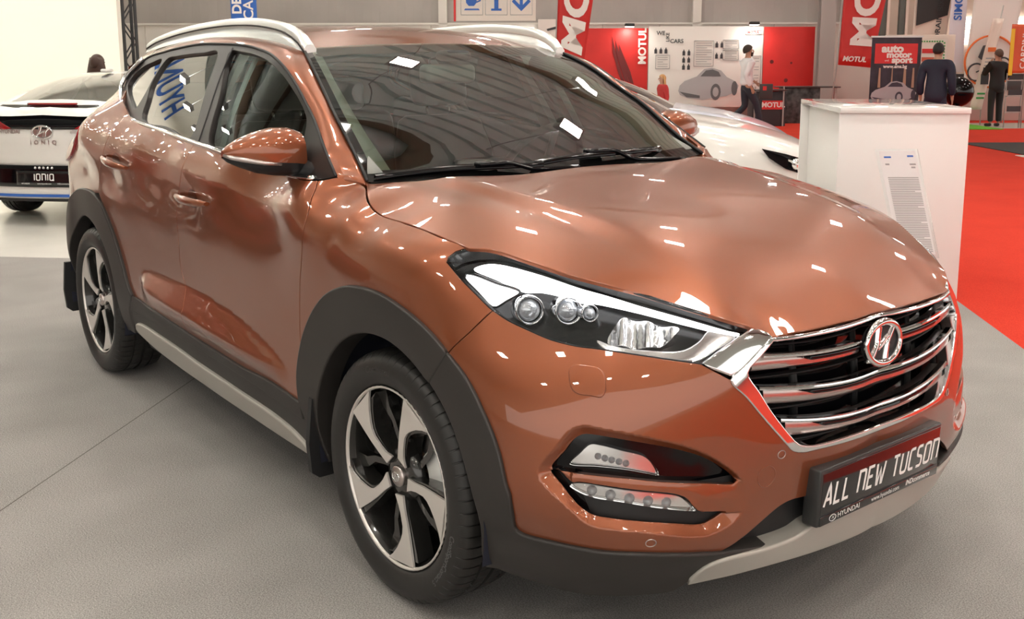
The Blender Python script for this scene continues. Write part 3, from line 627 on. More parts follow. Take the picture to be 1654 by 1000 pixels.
bump=panel('front_bumper',BF,np.vstack([half,(half*MY)[::-1]]),PAINT,car,holes=[closed('fog_up'),closed('fog_lo'),closed('fog_up')*MY,closed('fog_lo')*MY],h=.013,off=bumper_off,hole_depth=.035,creases=[np.vstack([chpoly,chpoly[:1]]),np.vstack([chpoly,chpoly[:1]])*[-1,1]+[2*BAND.smax,0]],dense=[(chgrow,.0042),(chgrow*[-1,1]+[2*BAND.smax,0],.0042)])[0]
for sd in (1,-1):
    S=np.array([1,sd,1.])
    fu_=empty('fog_lamp_bezel'); fu_.parent=car
    panel('gloss_insert',BF,closed('fog_up')*S,BLACKG,fu_,off=-.040,lip=False,h=.02,gap=-.006)
    panel('gloss_insert',BF,closed('fog_lo')*S,BLACKG,fu_,off=-.040,lip=False,h=.02,gap=-.006)
    fl_=panel('fog_lamp',BF,closed('fog_lens')*S,LENS,fu_,off=-.020,h=.015,depth=.02)[0]
    panel('reflector',BF,closed('fog_lens')*S,REFLW,fl_,off=-.034,h=.008,lip=False,gap=.002)
    dl=panel('daytime_lamp',BF,closed('drl_low')*S,LENS,fu_,off=-.012,h=.012,depth=.025)[0]
    panel('reflector',BF,closed('drl_low')*S,REFLW,dl,off=-.026,h=.008,lip=False,gap=.001)
    a=np.stack(BF.inv(C('drl_low')*S)[:2],1); a0=a[1]; a1=a[5]
    for k in range(5):          # five LED cells
        t=.14+.17*k; top=C('drl_low')[1]*(1-t)+C('drl_low')[4]*t; bot=C('drl_low')[9]*(1-t)+C('drl_low')[6]*t
        c=(.5*(top+bot))*S; s_,z_,_=BF.inv(c); c0=BF.P(s_,z_,-.020)[0]; n0=BF.P(s_,z_,0.)[0]-BF.P(s_,z_,-.02)[0]; n0/=np.linalg.norm(n0)
        M=Matrix.Translation(c0)@Vector(n0).to_track_quat('Z','Y').to_matrix().to_4x4()
        mb=MB().lathe([(.0,.004),(.006,.003),(.009,-.001),(.012,-.006)],12,'z'); mb.v=[tuple(M@Vector(p)) for p in mb.v]; mb.build('led_cell',LEDM,dl)
    a=C('fog_lens')
    for k in range(5):
        t=.22+.13*k; top=a[1]*(1-t)+a[4]*t; bot=a[9]*(1-t)+a[7]*t; c=(.55*top+.45*bot)*S; s_,z_,_=BF.inv(c); c0=BF.P(s_,z_,-.030)[0]; n0=BF.P(s_,z_,0.)[0]-BF.P(s_,z_,-.02)[0]; n0/=np.linalg.norm(n0)
        M=Matrix.Translation(c0)@Vector(n0).to_track_quat('Z','Y').to_matrix().to_4x4()
        mb=MB().lathe([(0,.007),(.005,.004),(.008,-.004)],10,'z'); mb.v=[tuple(M@Vector(p)) for p in mb.v]; mb.build('lamp_facet',LEDM,fl_)
    # washer flap, parking sensors, towing cover
    panel('washer_cover',BF,closed('washer')*S,PAINT,bump,off=.0035,h=.008,depth=.006,rnd=.003,gap=0)
    for p in C('sensors'):
        s_,z_,_=BF.inv(p*S); th=np.linspace(0,2*PI,25)[:-1]; ring=BF.P(s_+.0095*np.cos(th),z_+.0095*np.sin(th),.0012); MB().tube([tuple(x) for x in ring],.0012,5,closed=True).build('parking_sensor',SATIN,bump)
s_,z_,_=BF.inv(C('tow')[0]); th=np.linspace(0,2*PI,29)[:-1]; MB().tube([tuple(x) for x in BF.P(s_+.022*np.cos(th),z_+.026*np.sin(th),.0002)],.0011,5,closed=True).build('towing_cover',PAINT,bump)
# cladding: arch rings, sills, lower front, skid plate
def arch_pts(cx, r, a0, a1, n=40, yref=-.905):
    a=np.radians(np.linspace(a0,a1,n)); return np.stack([cx+r*np.cos(a),np.full(n,yref),.345+r*np.sin(a)],1)
RIN=.408
af=C('archF_out'); 
cladF=pts(af[:11],arch_pts(0,RIN,math.degrees(math.atan2(af[10][2]-.345,af[10][0])),188,60)[:],[(-.405,-.905,.27),(-.46,-.9,.262)] ,step=.01)
seamin=C('seam')[-1]
panel('arch_cladding',BF,cladF,CLAD,car,sides=(1,-1),off=.014,depth=.07,rnd=.006,gap=.001,h=.018)
low=pts(af[10:],pb[:9],C('skid_top')[:3][::-1],'-clad_bot',arch_pts(0,RIN,-14,math.degrees(math.atan2(af[10][2]-.345,af[10][0])),50),step=.01)
panel('lower_bumper_cladding',BF,low,CLAD,car,sides=(1,-1),off=.010,depth=.05,rnd=.006,gap=.001,h=.018)
ar=C('archR_out')
rearout=np.vstack([ar,arc[:3]]); 
panel('arch_cladding',BF,pts(rearout,[(-3.13,-.85,.47),(-3.12,-.85,.40)],arch_pts(-2.67,RIN,172,-8,60)[::-1][::-1],[(-2.24,-.9,.30),(-2.16,-.9,.30)],step=.012),CLAD,car,sides=(1,-1),off=.014,depth=.07,rnd=.006,gap=.001,h=.02)
sm=C('sill_mid'); sb=np.array([(-2.17,-.87,.30),(-1.8,-.87,.268),(-1.2,-.86,.25),(-.7,-.86,.245),(-.47,-.86,.245)])
panel('door_cladding',BF,pts(np.vstack([[(-.515,-.905,.425)],st[1:]]),[(-2.19,-.9,.475),(-2.2,-.9,.41)],sm[::-1],step=.012),CLAD,car,sides=(1,-1),off=.010,depth=.03,rnd=.004,gap=.002,h=.02)
panel('sill_cladding',BF,pts(sm,sb,[(-.45,-.86,.25),(-.47,-.9,.37)],step=.012),CLAD,car,sides=(1,-1),off=.006,depth=.05,rnd=.005,gap=.002,h=.02)
sv=np.array([(-2.09,-.88,.335),(-2.075,-.88,.352),(-2.04,-.88,.362),(-1.9,-.88,.366),(-1.3,-.88,.338),(-.72,-.88,.315),(-.62,-.88,.300),(-.56,-.87,.275),(-.53,-.86,.250)]); sv2=np.array([(-.53,-.86,.250),(-.9,-.86,.252),(-1.4,-.86,.262),(-1.85,-.87,.285),(-2.05,-.87,.318),(-2.09,-.88,.335)])
panel('sill_trim',BF,pts(sv,sv2,step=.012),SILVERP,car,sides=(1,-1),off=.020,depth=.02,rnd=.008,gap=.001,h=.015)
skt=np.vstack([C('skid_top'),BF.P([BAND.smax-.14,BAND.smax],[.365,.37])]); skb=np.vstack([C('skid_bot')[1:3],BF.P([BAND.smax-.04,BAND.smax],[.284,.285])])
half=pts(skb[::-1],C('skid_top')[:1],skt,step=.012)
panel('skid_plate',BF,np.vstack([half,(half*MY)[::-1]]),SILVERP,car,off=.018,depth=.05,rnd=.008,gap=.001,h=.018)
half=np.vstack([BF.P(np.linspace(BAND.smax,.45,12),np.full(12,.24)),BF.P(np.linspace(.45,BAND.smax,12),np.full(12,.52))])
panel('lower_intake',BF,np.vstack([half,(half*MY)[::-1]]),BLACKM,car,off=-.030,lip=False,h=.03)
# grille
gri=empty('grille'); gri.parent=car
hf=C('hood_front')
gtop=np.vstack([hf[0]+[0,0,-.004],hf[1:]+[0,0,-.006],[(.84,0,.829)]])
cin=np.array([[.884,0,.551]])
half_o=pts(c_up,'-ring_out',gtop); half_i=pts(cin,'-ring_in',gtop+[0,0,-.004])
FO=np.vstack([half_o,(half_o*MY)[::-1]]); FI=np.vstack([half_i,(half_i*MY)[::-1]])
panel('chrome_surround',BF,FO,CHROME,gri,holes=[FI],off=.005,h=.05,depth=.02,hole_depth=.055,rnd=.004,gap=.0005)
panel('grille_back',BF,FI,BLACKG,gri,off=-.075,lip=False,h=.04,gap=-.02)
def ring_y(z):      # half width of the opening at height z, as s on BAND
    q=np.stack(BF.inv(half_i)[:2],1); k=q[:,1].argsort(); 
    i=np.argmin(abs(q[:,1]-z)+(q[:,0]>BAND.smax-.1)*5); return q[i,0]
def bar(name, zl, zc, hl, hc, m, off, thick, gapc=0., endpad=.012, split=None, parent=None):
    parent=parent or gri
    """a bar across the grille following the nose: zl / zc heights of its top edge at the end and the centre"""
    s0=ring_y(zl-hl/2)+endpad; n=28
    runs=[(s0,2*BAND.smax-s0)] if not gapc else [(s0,BAND.smax-gapc),(BAND.smax+gapc,2*BAND.smax-s0)]
    if split is not None: a,b=split; runs=[(s0+a*(BAND.smax-s0),2*BAND.smax-s0-a*(BAND.smax-s0))] if not gapc else [(s0+a*(BAND.smax-s0),BAND.smax-gapc),(BAND.smax+gapc,2*BAND.smax-s0-a*(BAND.smax-s0))]
    first=None
    for r0,r1 in runs:
        mb=MB(); s=np.linspace(r0,r1,n); u=np.abs(s-BAND.smax)/(BAND.smax-s0); zt=zc+(zl-zc)*u**2; hh=hc+(hl-hc)*u**2
        if split is not None: hh=hh*np.clip((1-np.maximum(u-(1-a)*.86,0)/((1-a)*.14)),.15,1)
        R=[]
        for z_,o_ in ((zt,off),(zt-.18*hh,off+.004),(zt-.5*hh,off+.005),(zt-.85*hh,off+.003),(zt-hh,off-.003),(zt-hh,off-thick),(zt,off-thick),(zt,off)):
            R.append(BF.P(s,z_,np.full(n,o_)))
        mb.grid([[tuple(R[k][i]) for k in range(8)] for i in range(n)],smooth=True)
        for i in (0,n-1): mb.add([tuple(R[k][i]) for k in range(7)],[tuple(range(7))])
        o=mb.build(name,m,parent,angle=40); first=first or o
    return first
BARS=[]
for zl,zc,hl,hc,gc in ((.795,.779,.036,.030,.075),(.722,.692,.042,.034,0),(.640,.606,.044,.034,0)):
    bb=bar('grille_bar',zl,zc,hl,hc,SATIN,-.014,.030,gc)
    c=bar('chrome_strip',zl+.004,zc+.004,.012,.011,CHROME,-.006,.014,gc,parent=bb)
    d=bar('dark_insert',zl-.009,zc-.0075,.014,.012,BLACKG,-.0085,.004,gc,split=(.26,0),parent=bb)
for zz in (.815,.74,.66,.57):     # thin black vanes behind the bars
    bar('grille_vane',zz,zz-.01,.006,.006,BLACKM,-.045,.02)
for yy in (-.25,0,.25):
    MB().tube([(.80,yy,.55),(.79,yy,.68),(.765,yy,.82)],.012,6).build('grille_strut',BLACKM,gri)
# badge: ring with the slanted H
def badge(name, c, n, up, w, hgt, m, mback, parent, t=.008):
    n=Vector(n).normalized(); up=(Vector(up)-n*Vector(up).dot(n)).normalized(); rt=up.cross(n); c=Vector(c)
    f=lambda a,b,h=0.: c+rt*a+up*b+n*h
    b=MB().prism([(w*math.cos(a),hgt*math.sin(a)) for a in np.linspace(0,2*PI,33)[:-1]],lambda a,b,h:f(a,b,h),-t*1.5,0).build(name,mback,parent)
    mb=MB(); mb.tube([f(w*math.cos(a),hgt*math.sin(a),t*.5) for a in np.linspace(0,2*PI,49)[:-1]],[t*(.85+.35*abs(math.sin(a))) for a in np.linspace(0,2*PI,49)[:-1]],10,closed=True)
    for side in (-1,1):
        L=[(side*(.46-.16*(1-abs(q)))*1.0+.30*q, q*.80) for q in np.linspace(-1,1,11)]
        wd=[.17-.05*(1-abs(q)) for q in np.linspace(-1,1,11)]
        mb.grid([[f((a-d)*w,b*hgt,-t),f((a-d)*w,b*hgt,t*.6),f(a*w,b*hgt,t),f((a+d)*w,b*hgt,t*.6),f((a+d)*w,b*hgt,-t)] for (a,b),d in zip(L,wd)],smooth=True)
    C2=[(-.34+.68*q,-.10+.20*q+.16*math.sin((q-.5)*3.0)) for q in np.linspace(0,1,11)]
    mb.grid([[f(a*w,(b-.13)*hgt,-t),f(a*w,(b-.13)*hgt,t*.6),f(a*w,b*hgt,t*.9),f(a*w,(b+.13)*hgt,t*.6),f(a*w,(b+.13)*hgt,-t)] for a,b in C2],smooth=True)
    return mb.build('emblem',m,b)
badge('badge',(.862,0,.765),(1,0,.12),(0,0,1),.073,.0515,CHROME,BLACKM,gri)
# headlights: housing, light guide, projectors, reflector, indicator, clear lens
for sd in (1,-1):
    S=np.array([1,sd,1.]); hl=empty('headlight'); hl.parent=car
    O=pts(C('hood_lamp')[:9],'-lamp_in','-lamp_bot','-lamp_rear')
    panel('lamp_housing',BF,O*S,LAMPIN,hl,off=-.060,lip=False,h=.02,gap=-.012)
    ins=O+0
    panel('lamp_lens',BF,O*S,LENS,hl,off=.001,h=.02,depth=.055,gap=.003,rnd=.004)
    tube_on('lamp_seal',BF,O*S,.0045,BLACKG,hl,off=-.006,closed=True)
    panel('light_guide',BF,closed('drl_bar')*S,DRLON,hl,off=-.014,h=.015,depth=.006,rnd=.002)
    panel('side_light',BF,closed('side_marker')*S,DRLON,hl,off=-.014,h=.015,depth=.006,rnd=.002,gap=.005)
    tube_on('side_light_frame',BF,closed('side_marker')*S,.003,BLACKG,hl,off=-.013,closed=True)
    panel('indicator',BF,closed('indicator')*S,REFLW,hl,off=-.017,h=.012,depth=.02,rnd=.003)
    panel('reflector_bowl',BF,closed('reflector')*S,REFLW,hl,off=lambda q:-.028-.02*np.sin(q[:,0]*55)**2,h=.010,depth=.02)
    pj=C('projectors'); nrm=Vector((.86,-.38*sd,.12)).normalized()
    for i,p in enumerate(pj*S):
        r=(.034,.032,.020)[i]; M=Matrix.Translation(Vector(p)-nrm*.012)@nrm.to_track_quat('Z','Y').to_matrix().to_4x4()
        b=MB().lathe([(r*1.06,-.03),(r*1.06,.010),(r*1.0,.016),(r*.90,.014),(r*.86,.008)],28,'z'); b.v=[tuple(M@Vector(q)) for q in b.v]
        ring=b.build('projector_ring',CHROME,hl)
        d=MB().lathe([(.0001,.020),(r*.35,.018),(r*.62,.012),(r*.8,.003),(r*.86,-.004)],28,'z'); d.v=[tuple(M@Vector(q)) for q in d.v]
        d.build('projector_lens',mat('projector_glass',(.62,.66,.72,1),.04,.35,1.0),ring)
    panel('chrome_corner',BF,pts(C('chrome_corner'),step=.2)*S,CHROME,gri,off=.003,h=.012,depth=.03,rnd=.006,gap=.001)
# ---------------------------------------------------------------- upper body
Ls=C('frame_top'); WS=np.array([(-.374,-.727,1.103),(-.476,-.702,1.163),(-.559,-.689,1.221),(-.653,-.675,1.285),(-.771,-.646,1.351),(-.898,-.617,1.425),(-1.062,-.569,1.495)])
_wc=catmull(WS,.004); _wl=np.r_[0,np.cumsum(np.linalg.norm(np.diff(_wc,axis=0),axis=1))]; _wl/=_wl[-1]
def WE(t): return np.array([np.interp(t,_wl,_wc[:,k]) for k in range(3)])      # windscreen side edge, 0 = base, 1 = roof
def wz(z): return np.array([np.interp(z,_wc[:,2],_wc[:,k]) for k in range(3)])
Us=[WE(0)]+[wz(z) for z in (1.19,1.247,1.308,1.368,1.428,1.463)]+[WE(1)]+[np.array(p) for p in ((-1.22,-.562,1.525),(-1.45,-.558,1.548),(-1.70,-.555,1.556),(-1.9,-.553,1.555),(-2.25,-.548,1.54),(-2.55,-.54,1.515),(-2.85,-.53,1.48))]
Us=np.array(Us)
Ls=np.vstack([[Ls[0]+[.02,.06,-.05]],Ls,[(-2.72,-.675,1.372),(-2.80,-.655,1.36)]]); Us=np.vstack([[(-.355,-.700,1.06)],Us,[(-2.98,-.515,1.458),(-3.06,-.50,1.44)]])
def spline_pair(A,B,k=4):
    """both edges resampled at the same stations"""
    n=len(A); o1=[];o2=[]
    for i in range(n-1):
        for Q,o in ((A,o1),(B,o2)):
            p1,p2=Q[i],Q[i+1]; p0=Q[i-1] if i else 2*p1-p2; p3=Q[i+2] if i<n-2 else 2*p2-p1
            for t in np.arange(k)/k: o.append(.5*(2*p1+(p2-p0)*t+(2*p0-5*p1+4*p2-p3)*t*t+(3*p1-p0-3*p2+p3)*t**3))
    o1.append(A[-1]); o2.append(B[-1]); return np.array(o1),np.array(o2)
La,Ua=spline_pair(Ls,Us)
for sd in (1,-1):
    G=[]
    for l,u in zip(La,Ua):
        c=u-l; ax=np.array([1,0,.0]); n=np.cross(c,[1,.0,-.35]); n/=np.linalg.norm(n); n*= (1 if n[2]>0 or n[1]<0 else -1)
        if n[1]>0: n=-n
        row=[]
        for v in np.linspace(0,1,9):
            p=l*(1-v)+u*v+n*.012*4*v*(1-v)*(1-.25*v); row.append(tuple(p*[1,sd,1]))
        inn=tuple((u+np.array([-.015,.03,-.02]))*[1,sd,1]); row.append(inn); row.insert(0,tuple((l+np.array([0,.025,0]))*[1,sd,1]))
        G.append(row)
    o=MB().grid(G).build('roof_pillar',PAINT2,car,angle=60)
# roof skin
wt=lambda v:np.stack([-1.062+.052*(1-v*v),.569*v,1.495+.021*(1-v*v)],1)
front=wt(np.linspace(-1,1,30)); front[:,0]-=.004
def usd(k0): return np.array([u for u in Ua if u[0]<-1.07])
re_=usd(0)
rr=np.vstack([re_[::1]]); back=np.stack([np.linspace(-3.06,-3.06,14)-.05*(1-np.linspace(-1,1,14)**2),np.linspace(-.5,.5,14),np.zeros(14)],1)
out=np.vstack([rr,back[1:-1],(rr*MY)[::-1],front[::-1]]); out[:,2]=ROOF.z(out[:,0],out[:,1])
panel('roof_skin',ROOF,out,PAINT,car,h=.035,gap=-.004,depth=.03,rnd=.004)
# spoiler / tailgate upper part, tail lamps, rear glass
tg=[]
sq=np.linspace(BAND.smin+.001,-2.70,12); zq=np.linspace(1.36,1.392,12)
lowr=BAND.P(sq,zq); lowr=np.vstack([lowr[::-1],(lowr*MY)[1:]])          # right corner -> centre -> left corner
vv=-np.linspace(1,-1,len(lowr)); upr=np.stack([-3.06-.05*(1-vv**2),.50*vv,np.zeros(len(vv))],1); upr[:,2]=ROOF.z(upr[:,0],upr[:,1])
for l,u in zip(lowr,upr): tg.append([tuple(u),tuple(u*.6+l*.4+np.array([-.01,0,0])),tuple(l+np.array([.006,0,.004])),tuple(l+np.array([.02,0,-.02]))])
MB().grid(tg).build('tailgate',PAINT2,car,angle=50)
sp=[]
for v in np.linspace(-1,1,15): x0=-3.04-.05*(1-v*v); zz=float(ROOF.z([x0],[.5*v])[0]); sp.append([(x0,.51*v,zz+.003),(x0-.10,.515*v,zz-.022),(x0-.105,.515*v,zz-.034),(x0,.51*v,zz-.045)])
MB().grid(sp).build('rear_spoiler',PAINT2,car,angle=50)
for sd in (1,-1):
    S=np.array([1,sd,1.])
    o=BF.P(np.array([-2.86,-3.02,-3.20,-3.36,-3.34,-3.16,-3.02,-2.92]),np.array([1.135,1.165,1.165,1.13,1.0,.975,1.0,1.06]))*S
    panel('tail_lamp',BF,catmull(o,.02,True),REDLENS,car,off=.012,h=.03,depth=.02,rnd=.006)
# windscreen
Wn=22; Hn=14; Gp=[]
for i in range(Hn+1):
    t=i/Hn; e=WE(t); c0=np.array([-.265,0,1.092])*(1-t)+np.array([-1.008,0,1.517])*t+np.array([.35,0,.6])*.028*4*t*(1-t)
    row=[]
    for v in np.concatenate([[-1,-.955],np.linspace(-.90,.90,Wn-3),[.955,1]]):
        k=1-abs(v)**2.2; row.append((e[0]+(c0[0]-e[0])*k,-e[1]*v,e[2]+(c0[2]-e[2])*k))
    Gp.append(row)
mb=MB().grid(Gp); nb=Wn-0
cols=len(Gp[0])-1
mb.m=[1 if (j in (0,cols-1) or i==0) else 0 for i in range(Hn) for j in range(cols)]
ws=mb.build('windscreen',[GLASSW,FRIT],car,fix=True)
tube_pts=[tuple(WE(t)+np.array([.004,0,.004])) for t in np.linspace(0,1,16)]
for sd in (1,-1):
    MB().tube([(x,y*sd,z) for x,y,z in tube_pts],.0055,6).build('windscreen_seal',BLACKM,car)
# cowl behind the bonnet
cw=[]
for v in np.linspace(-1,1,21):
    k=1-abs(v)**2.2; cw.append([(-.20-.10*abs(v)**2+.0,.70*v,1.062),(-.30+.05*k-.05*abs(v)**2,.715*v,1.085),(-.372+.112*k,.725*v,1.094)])
MB().grid(cw).build('cowl_panel',BLACKM,car)
# daylight openings: frame, panes, bright strip
FO=np.vstack([catmull(C('frame_top'),.02)[:-1],catmull(C('gh_rear'),.02)[:-1],catmull(C('gh_bot'),.03)[:-1]])
dlo=[closed('glass_f',.02),closed('glass_r',.02),closed('glass_q',.02)]
FR=panel('window_frame',GH,FO,FRAME,frontdoor,holes=dlo,off=.002,h=.05,depth=.02,rnd=.003,sides=(1,-1))
for k,(nm,par,mt) in enumerate((('door_glass',frontdoor,GLASSS),('door_glass',reardoor,GLASSR),('quarter_glass',reardoor,GLASSR))):
    panel(nm,GH,dlo[k],mt,par,off=-.010,h=.05,lip=False,gap=-.006,sides=(1,-1))
gb=np.vstack([catmull(np.vstack([C('frame_top')[-2:],C('gh_rear')[1:]]),.02)[:-1],catmull(C('gh_bot')[:7],.03)])
tube_on('bright_strip',GH,gb,.0095,CHROME,car,off=.012,sides=(1,-1))
ft=catmull(C('frame_top'),.03); tube_on('frame_seal',GH,ft,.005,BLACKM,car,off=.003,sides=(1,-1))
# shut line between the two doors in the window frame
bl=np.array([(-1.46,-.66,1.50),(-1.42,-.70,1.40),(-1.36,-.78,1.26),(-1.34,-.86,1.16)]); tube_on('frame_gap',GH,catmull(bl,.03),.003,BLACKM,car,off=.002,sides=(1,-1))
# roof rails
rl=np.array([(-2.62,-.565,1.535),(-2.50,-.565,1.558),(-2.16,-.567,1.592),(-1.68,-.568,1.612),(-1.352,-.567,1.602),(-1.153,-.565,1.574),(-1.06,-.563,1.538),(-1.02,-.56,1.505)])
for sd in (1,-1):
    c=catmull(rl,.04); G=[]
    for i,p in enumerate(c):
        base=float(ROOF.z([p[0]],[p[1]])[0]); q=min(1,i/4,(len(c)-1-i)/3); h=.018; w=.020
        low=p[2]-.030; 
        G.append([(p[0],(p[1]+dy)*sd,z) for dy,z in ((-.022,low),(-.024,p[2]-.010),(-.014,p[2]+.002),(.0,p[2]+.004),(.014,p[2]+.001),(.022,p[2]-.012),(.020,low),(-.022,low))])
    mb=MB().grid(G); mb.add(G[0][:7],[tuple(range(7))]); mb.add(G[-1][:7],[tuple(range(7))])
    r=mb.build('roof_rail',mat('satin_white_silver',(.78,.78,.76,1),.30,.55),car,angle=50)
    G=[]
    for p in c:
        zr=float(ROOF.z([p[0]],[p[1]])[0])-.012; G.append([(p[0],(p[1]-.030)*sd,zr),(p[0],(p[1]-.020)*sd,p[2]-.026),(p[0],(p[1]+.018)*sd,p[2]-.026),(p[0],(p[1]+.026)*sd,zr)])
    MB().grid(G).build('rail_base',mat('satin_white_silver'),r)
    MB().tube([(p[0],(p[1]-.0235)*sd,p[2]-.024) for p in c],.0035,6).build('rail_groove',BLACKM,r)
# door handles
for nm,par,cn in (('handle_f',frontdoor,'handle_f'),('handle_r',reardoor,'handle_r')):
    p=C(cn); s,z,_=BF.inv(p); ps=np.linspace(s[0],s[1],15); pz=np.linspace(z[0],z[1],15)
    for sd in (1,-1):
        G=[]
        for i in range(15):
            u=i/14; bow=.040*math.sin(PI*min(1,max(0,u*.96+.02)))**.45; hh=.0155*(.45+.55*math.sin(PI*u)**.5); th=.011
            G.append([tuple((BF.P([ps[i]],[pz[i]+hh*math.cos(a)],[bow+th*math.sin(a)])[0])*[1,sd,1]) for a in np.linspace(0,2*PI,11)])
        mb=MB().grid(G); mb.add(G[0][:10],[tuple(range(10))]); mb.add(G[-1][:10],[tuple(range(10))])
        hd=mb.build('door_handle',PAINT2,par[0 if sd==1 else 1])
        sc=.5*(ps[4]+ps[9]); zc=.5*(pz[4]+pz[9]); G=[]
        for r_ in np.linspace(0,1,6):
            G.append([tuple((BF.P([sc+.048*r_*math.cos(a)],[zc+.034*r_*math.sin(a)],[.0012+.0*r_])[0])*[1,sd,1]) for a in np.linspace(0,2*PI,21)])
        MB().grid(G).build('handle_cup',mat('copper_recess_shade',(.11,.032,.014,1),.3,.6,1.0),hd)  # flat disc; shade of the hollow is put into its darker copper
# door mirrors
def sect(y,cx,cz,dx,dzu,dzl,n=24):
    o=[]
    for k in range(n):
        a=2*PI*k/n; ca,sa=math.cos(a),math.sin(a); e=.75
        x=cx+dx*math.copysign(abs(ca)**e,ca)*(1 if ca>0 else .55); z=cz+(dzu if sa>0 else dzl)*math.copysign(abs(sa)**e,sa); o.append((x,y,z))
    return o
for sd in (1,-1):
    S=lambda P:[(x,y*sd,z) for x,y,z in P]
    st_=[(-.790,-.665,1.150,.040,.040,.048),(-.800,-.668,1.166,.066,.074,.064),(-.838,-.672,1.174,.078,.080,.070),(-.885,-.675,1.178,.080,.076,.070),(-.935,-.680,1.180,.072,.062,.062),(-.985,-.688,1.182,.054,.040,.044),(-1.015,-.694,1.181,.034,.022,.028),(-1.030,-.698,1.179,.014,.010,.012)]
    secs=[sect(*q) for q in st_]
    mr=empty('door_mirror'); mr.parent=frontdoor[0 if sd==1 else 1]
    n=24; cap=MB(); low=MB(); 
    G=[S([s[k%n] for k in range(-1,16)]) for s in secs]; cap.grid(G); cap.add(S([secs[0][k%n] for k in range(-1,16)]),[tuple(range(17))]); cap.add(S([secs[-1][k%n] for k in range(-1,16)]),[tuple(range(17))]); c_=cap.build('mirror_cap',PAINT2,mr,angle=50)
    G=[S([s[k%n] for k in range(15,24)]) for s in secs]; low.grid(G); low.add(S([secs[0][k%n] for k in range(15,24)]),[tuple(range(9))]); low.build('mirror_base',BLACKM,mr,angle=50)
    strip=[tuple((Vector(s[23])+Vector(s[22]))/2) for s in secs[3:]]; strip=[(x+.003,y-.002,z+.003) for x,y,z in strip]
    MB().tube(S(strip),[.004,.007,.008,.007,.004],8).build('indicator_strip',SATIN,mr)
    arm=MB().tube(S([(-.655,-.815,1.128),(-.62,-.79,1.122),(-.57,-.775,1.118),(-.52,-.765,1.116)]),[.030,.033,.032,.028],12); arm.build('mirror_arm',BLACKM,mr)
    gl=[(s[k%n][0]-.002,s[k%n][1],s[k%n][2]) for s in secs for k in (10,11,12,13,14)]
    MB().grid([S([(secs[j][k][0]-.004,secs[j][k][1],secs[j][k][2]) for k in (9,10,11,12,13,14,15)]) for j in range(1,7)]).build('mirror_glass',mat('mirror_glass',(.8,.82,.84,1),.02,1.),mr)
# wipers
for pts_,nm in (([(-.372,-.700,1.116),(-.36,-.60,1.122),(-.34,-.48,1.128),(-.30,-.30,1.128),(-.27,-.14,1.127)],0),([(-.29,-.16,1.128),(-.29,0,1.140),(-.30,.2,1.142),(-.33,.40,1.140),(-.37,.50,1.135)],1)):
    p=catmull(np.array(pts_),.03); wp=empty('wiper'); wp.parent=car
    G=[]
    for i,q in enumerate(p):
        w=.013*(.35+.65*math.sin(PI*i/(len(p)-1))**.4); G.append([(q[0]-w,q[1],q[2]-.004),(q[0]-w*.3,q[1],q[2]+.010),(q[0]+w,q[1],q[2]+.003),(q[0]+w*.8,q[1],q[2]-.008)])
    MB().grid(G).build('wiper_blade',BLACKG,wp)
    a=[(-.30,-.34,1.140),(-.285,-.25,1.135),(-.26,-.20,1.118),(-.235,-.02,1.112)] if nm==0 else [(-.31,.12,1.155),(-.29,.20,1.150),(-.265,.24,1.126),(-.27,.52,1.105)]
    MB().tube([tuple(x) for x in catmull(np.array(a),.03)],.0085,6).build('wiper_arm',BLACKG,wp)
    MB().bbox(a[0][0]-.02,a[0][0]+.02,a[0][1]-.04,a[0][1]+.06,a[0][2]-.01,a[0][2]+.006,.006).build('wiper_joint',BLACKG,wp)
# mud flaps
for sd in (1,-1):
    for x0,yy in ((-.43,0),(-3.10,0)):
        mb=MB()
        prof=[(-.925,.47),(-.935,.33),(-.925,.235),(-.90,.215),(-.80,.215),(-.775,.24),(-.77,.47)]
        mb.prism([(y*sd,z) for y,z in prof],lambda a,b,t:(x0-t*.0+t+ (.47-b)*-.06,a,b),0,.022)
        f=mb.build('mud_flap',BLACKM,car,angle=40)
        if x0>-1:
            for z in (.43,.33,.27): MB().lathe([(.0,.003),(.006,.002),(.007,0)],10,'x',c=(x0+.024,-.81*sd,z)).build('flap_screw',SATIN,f)
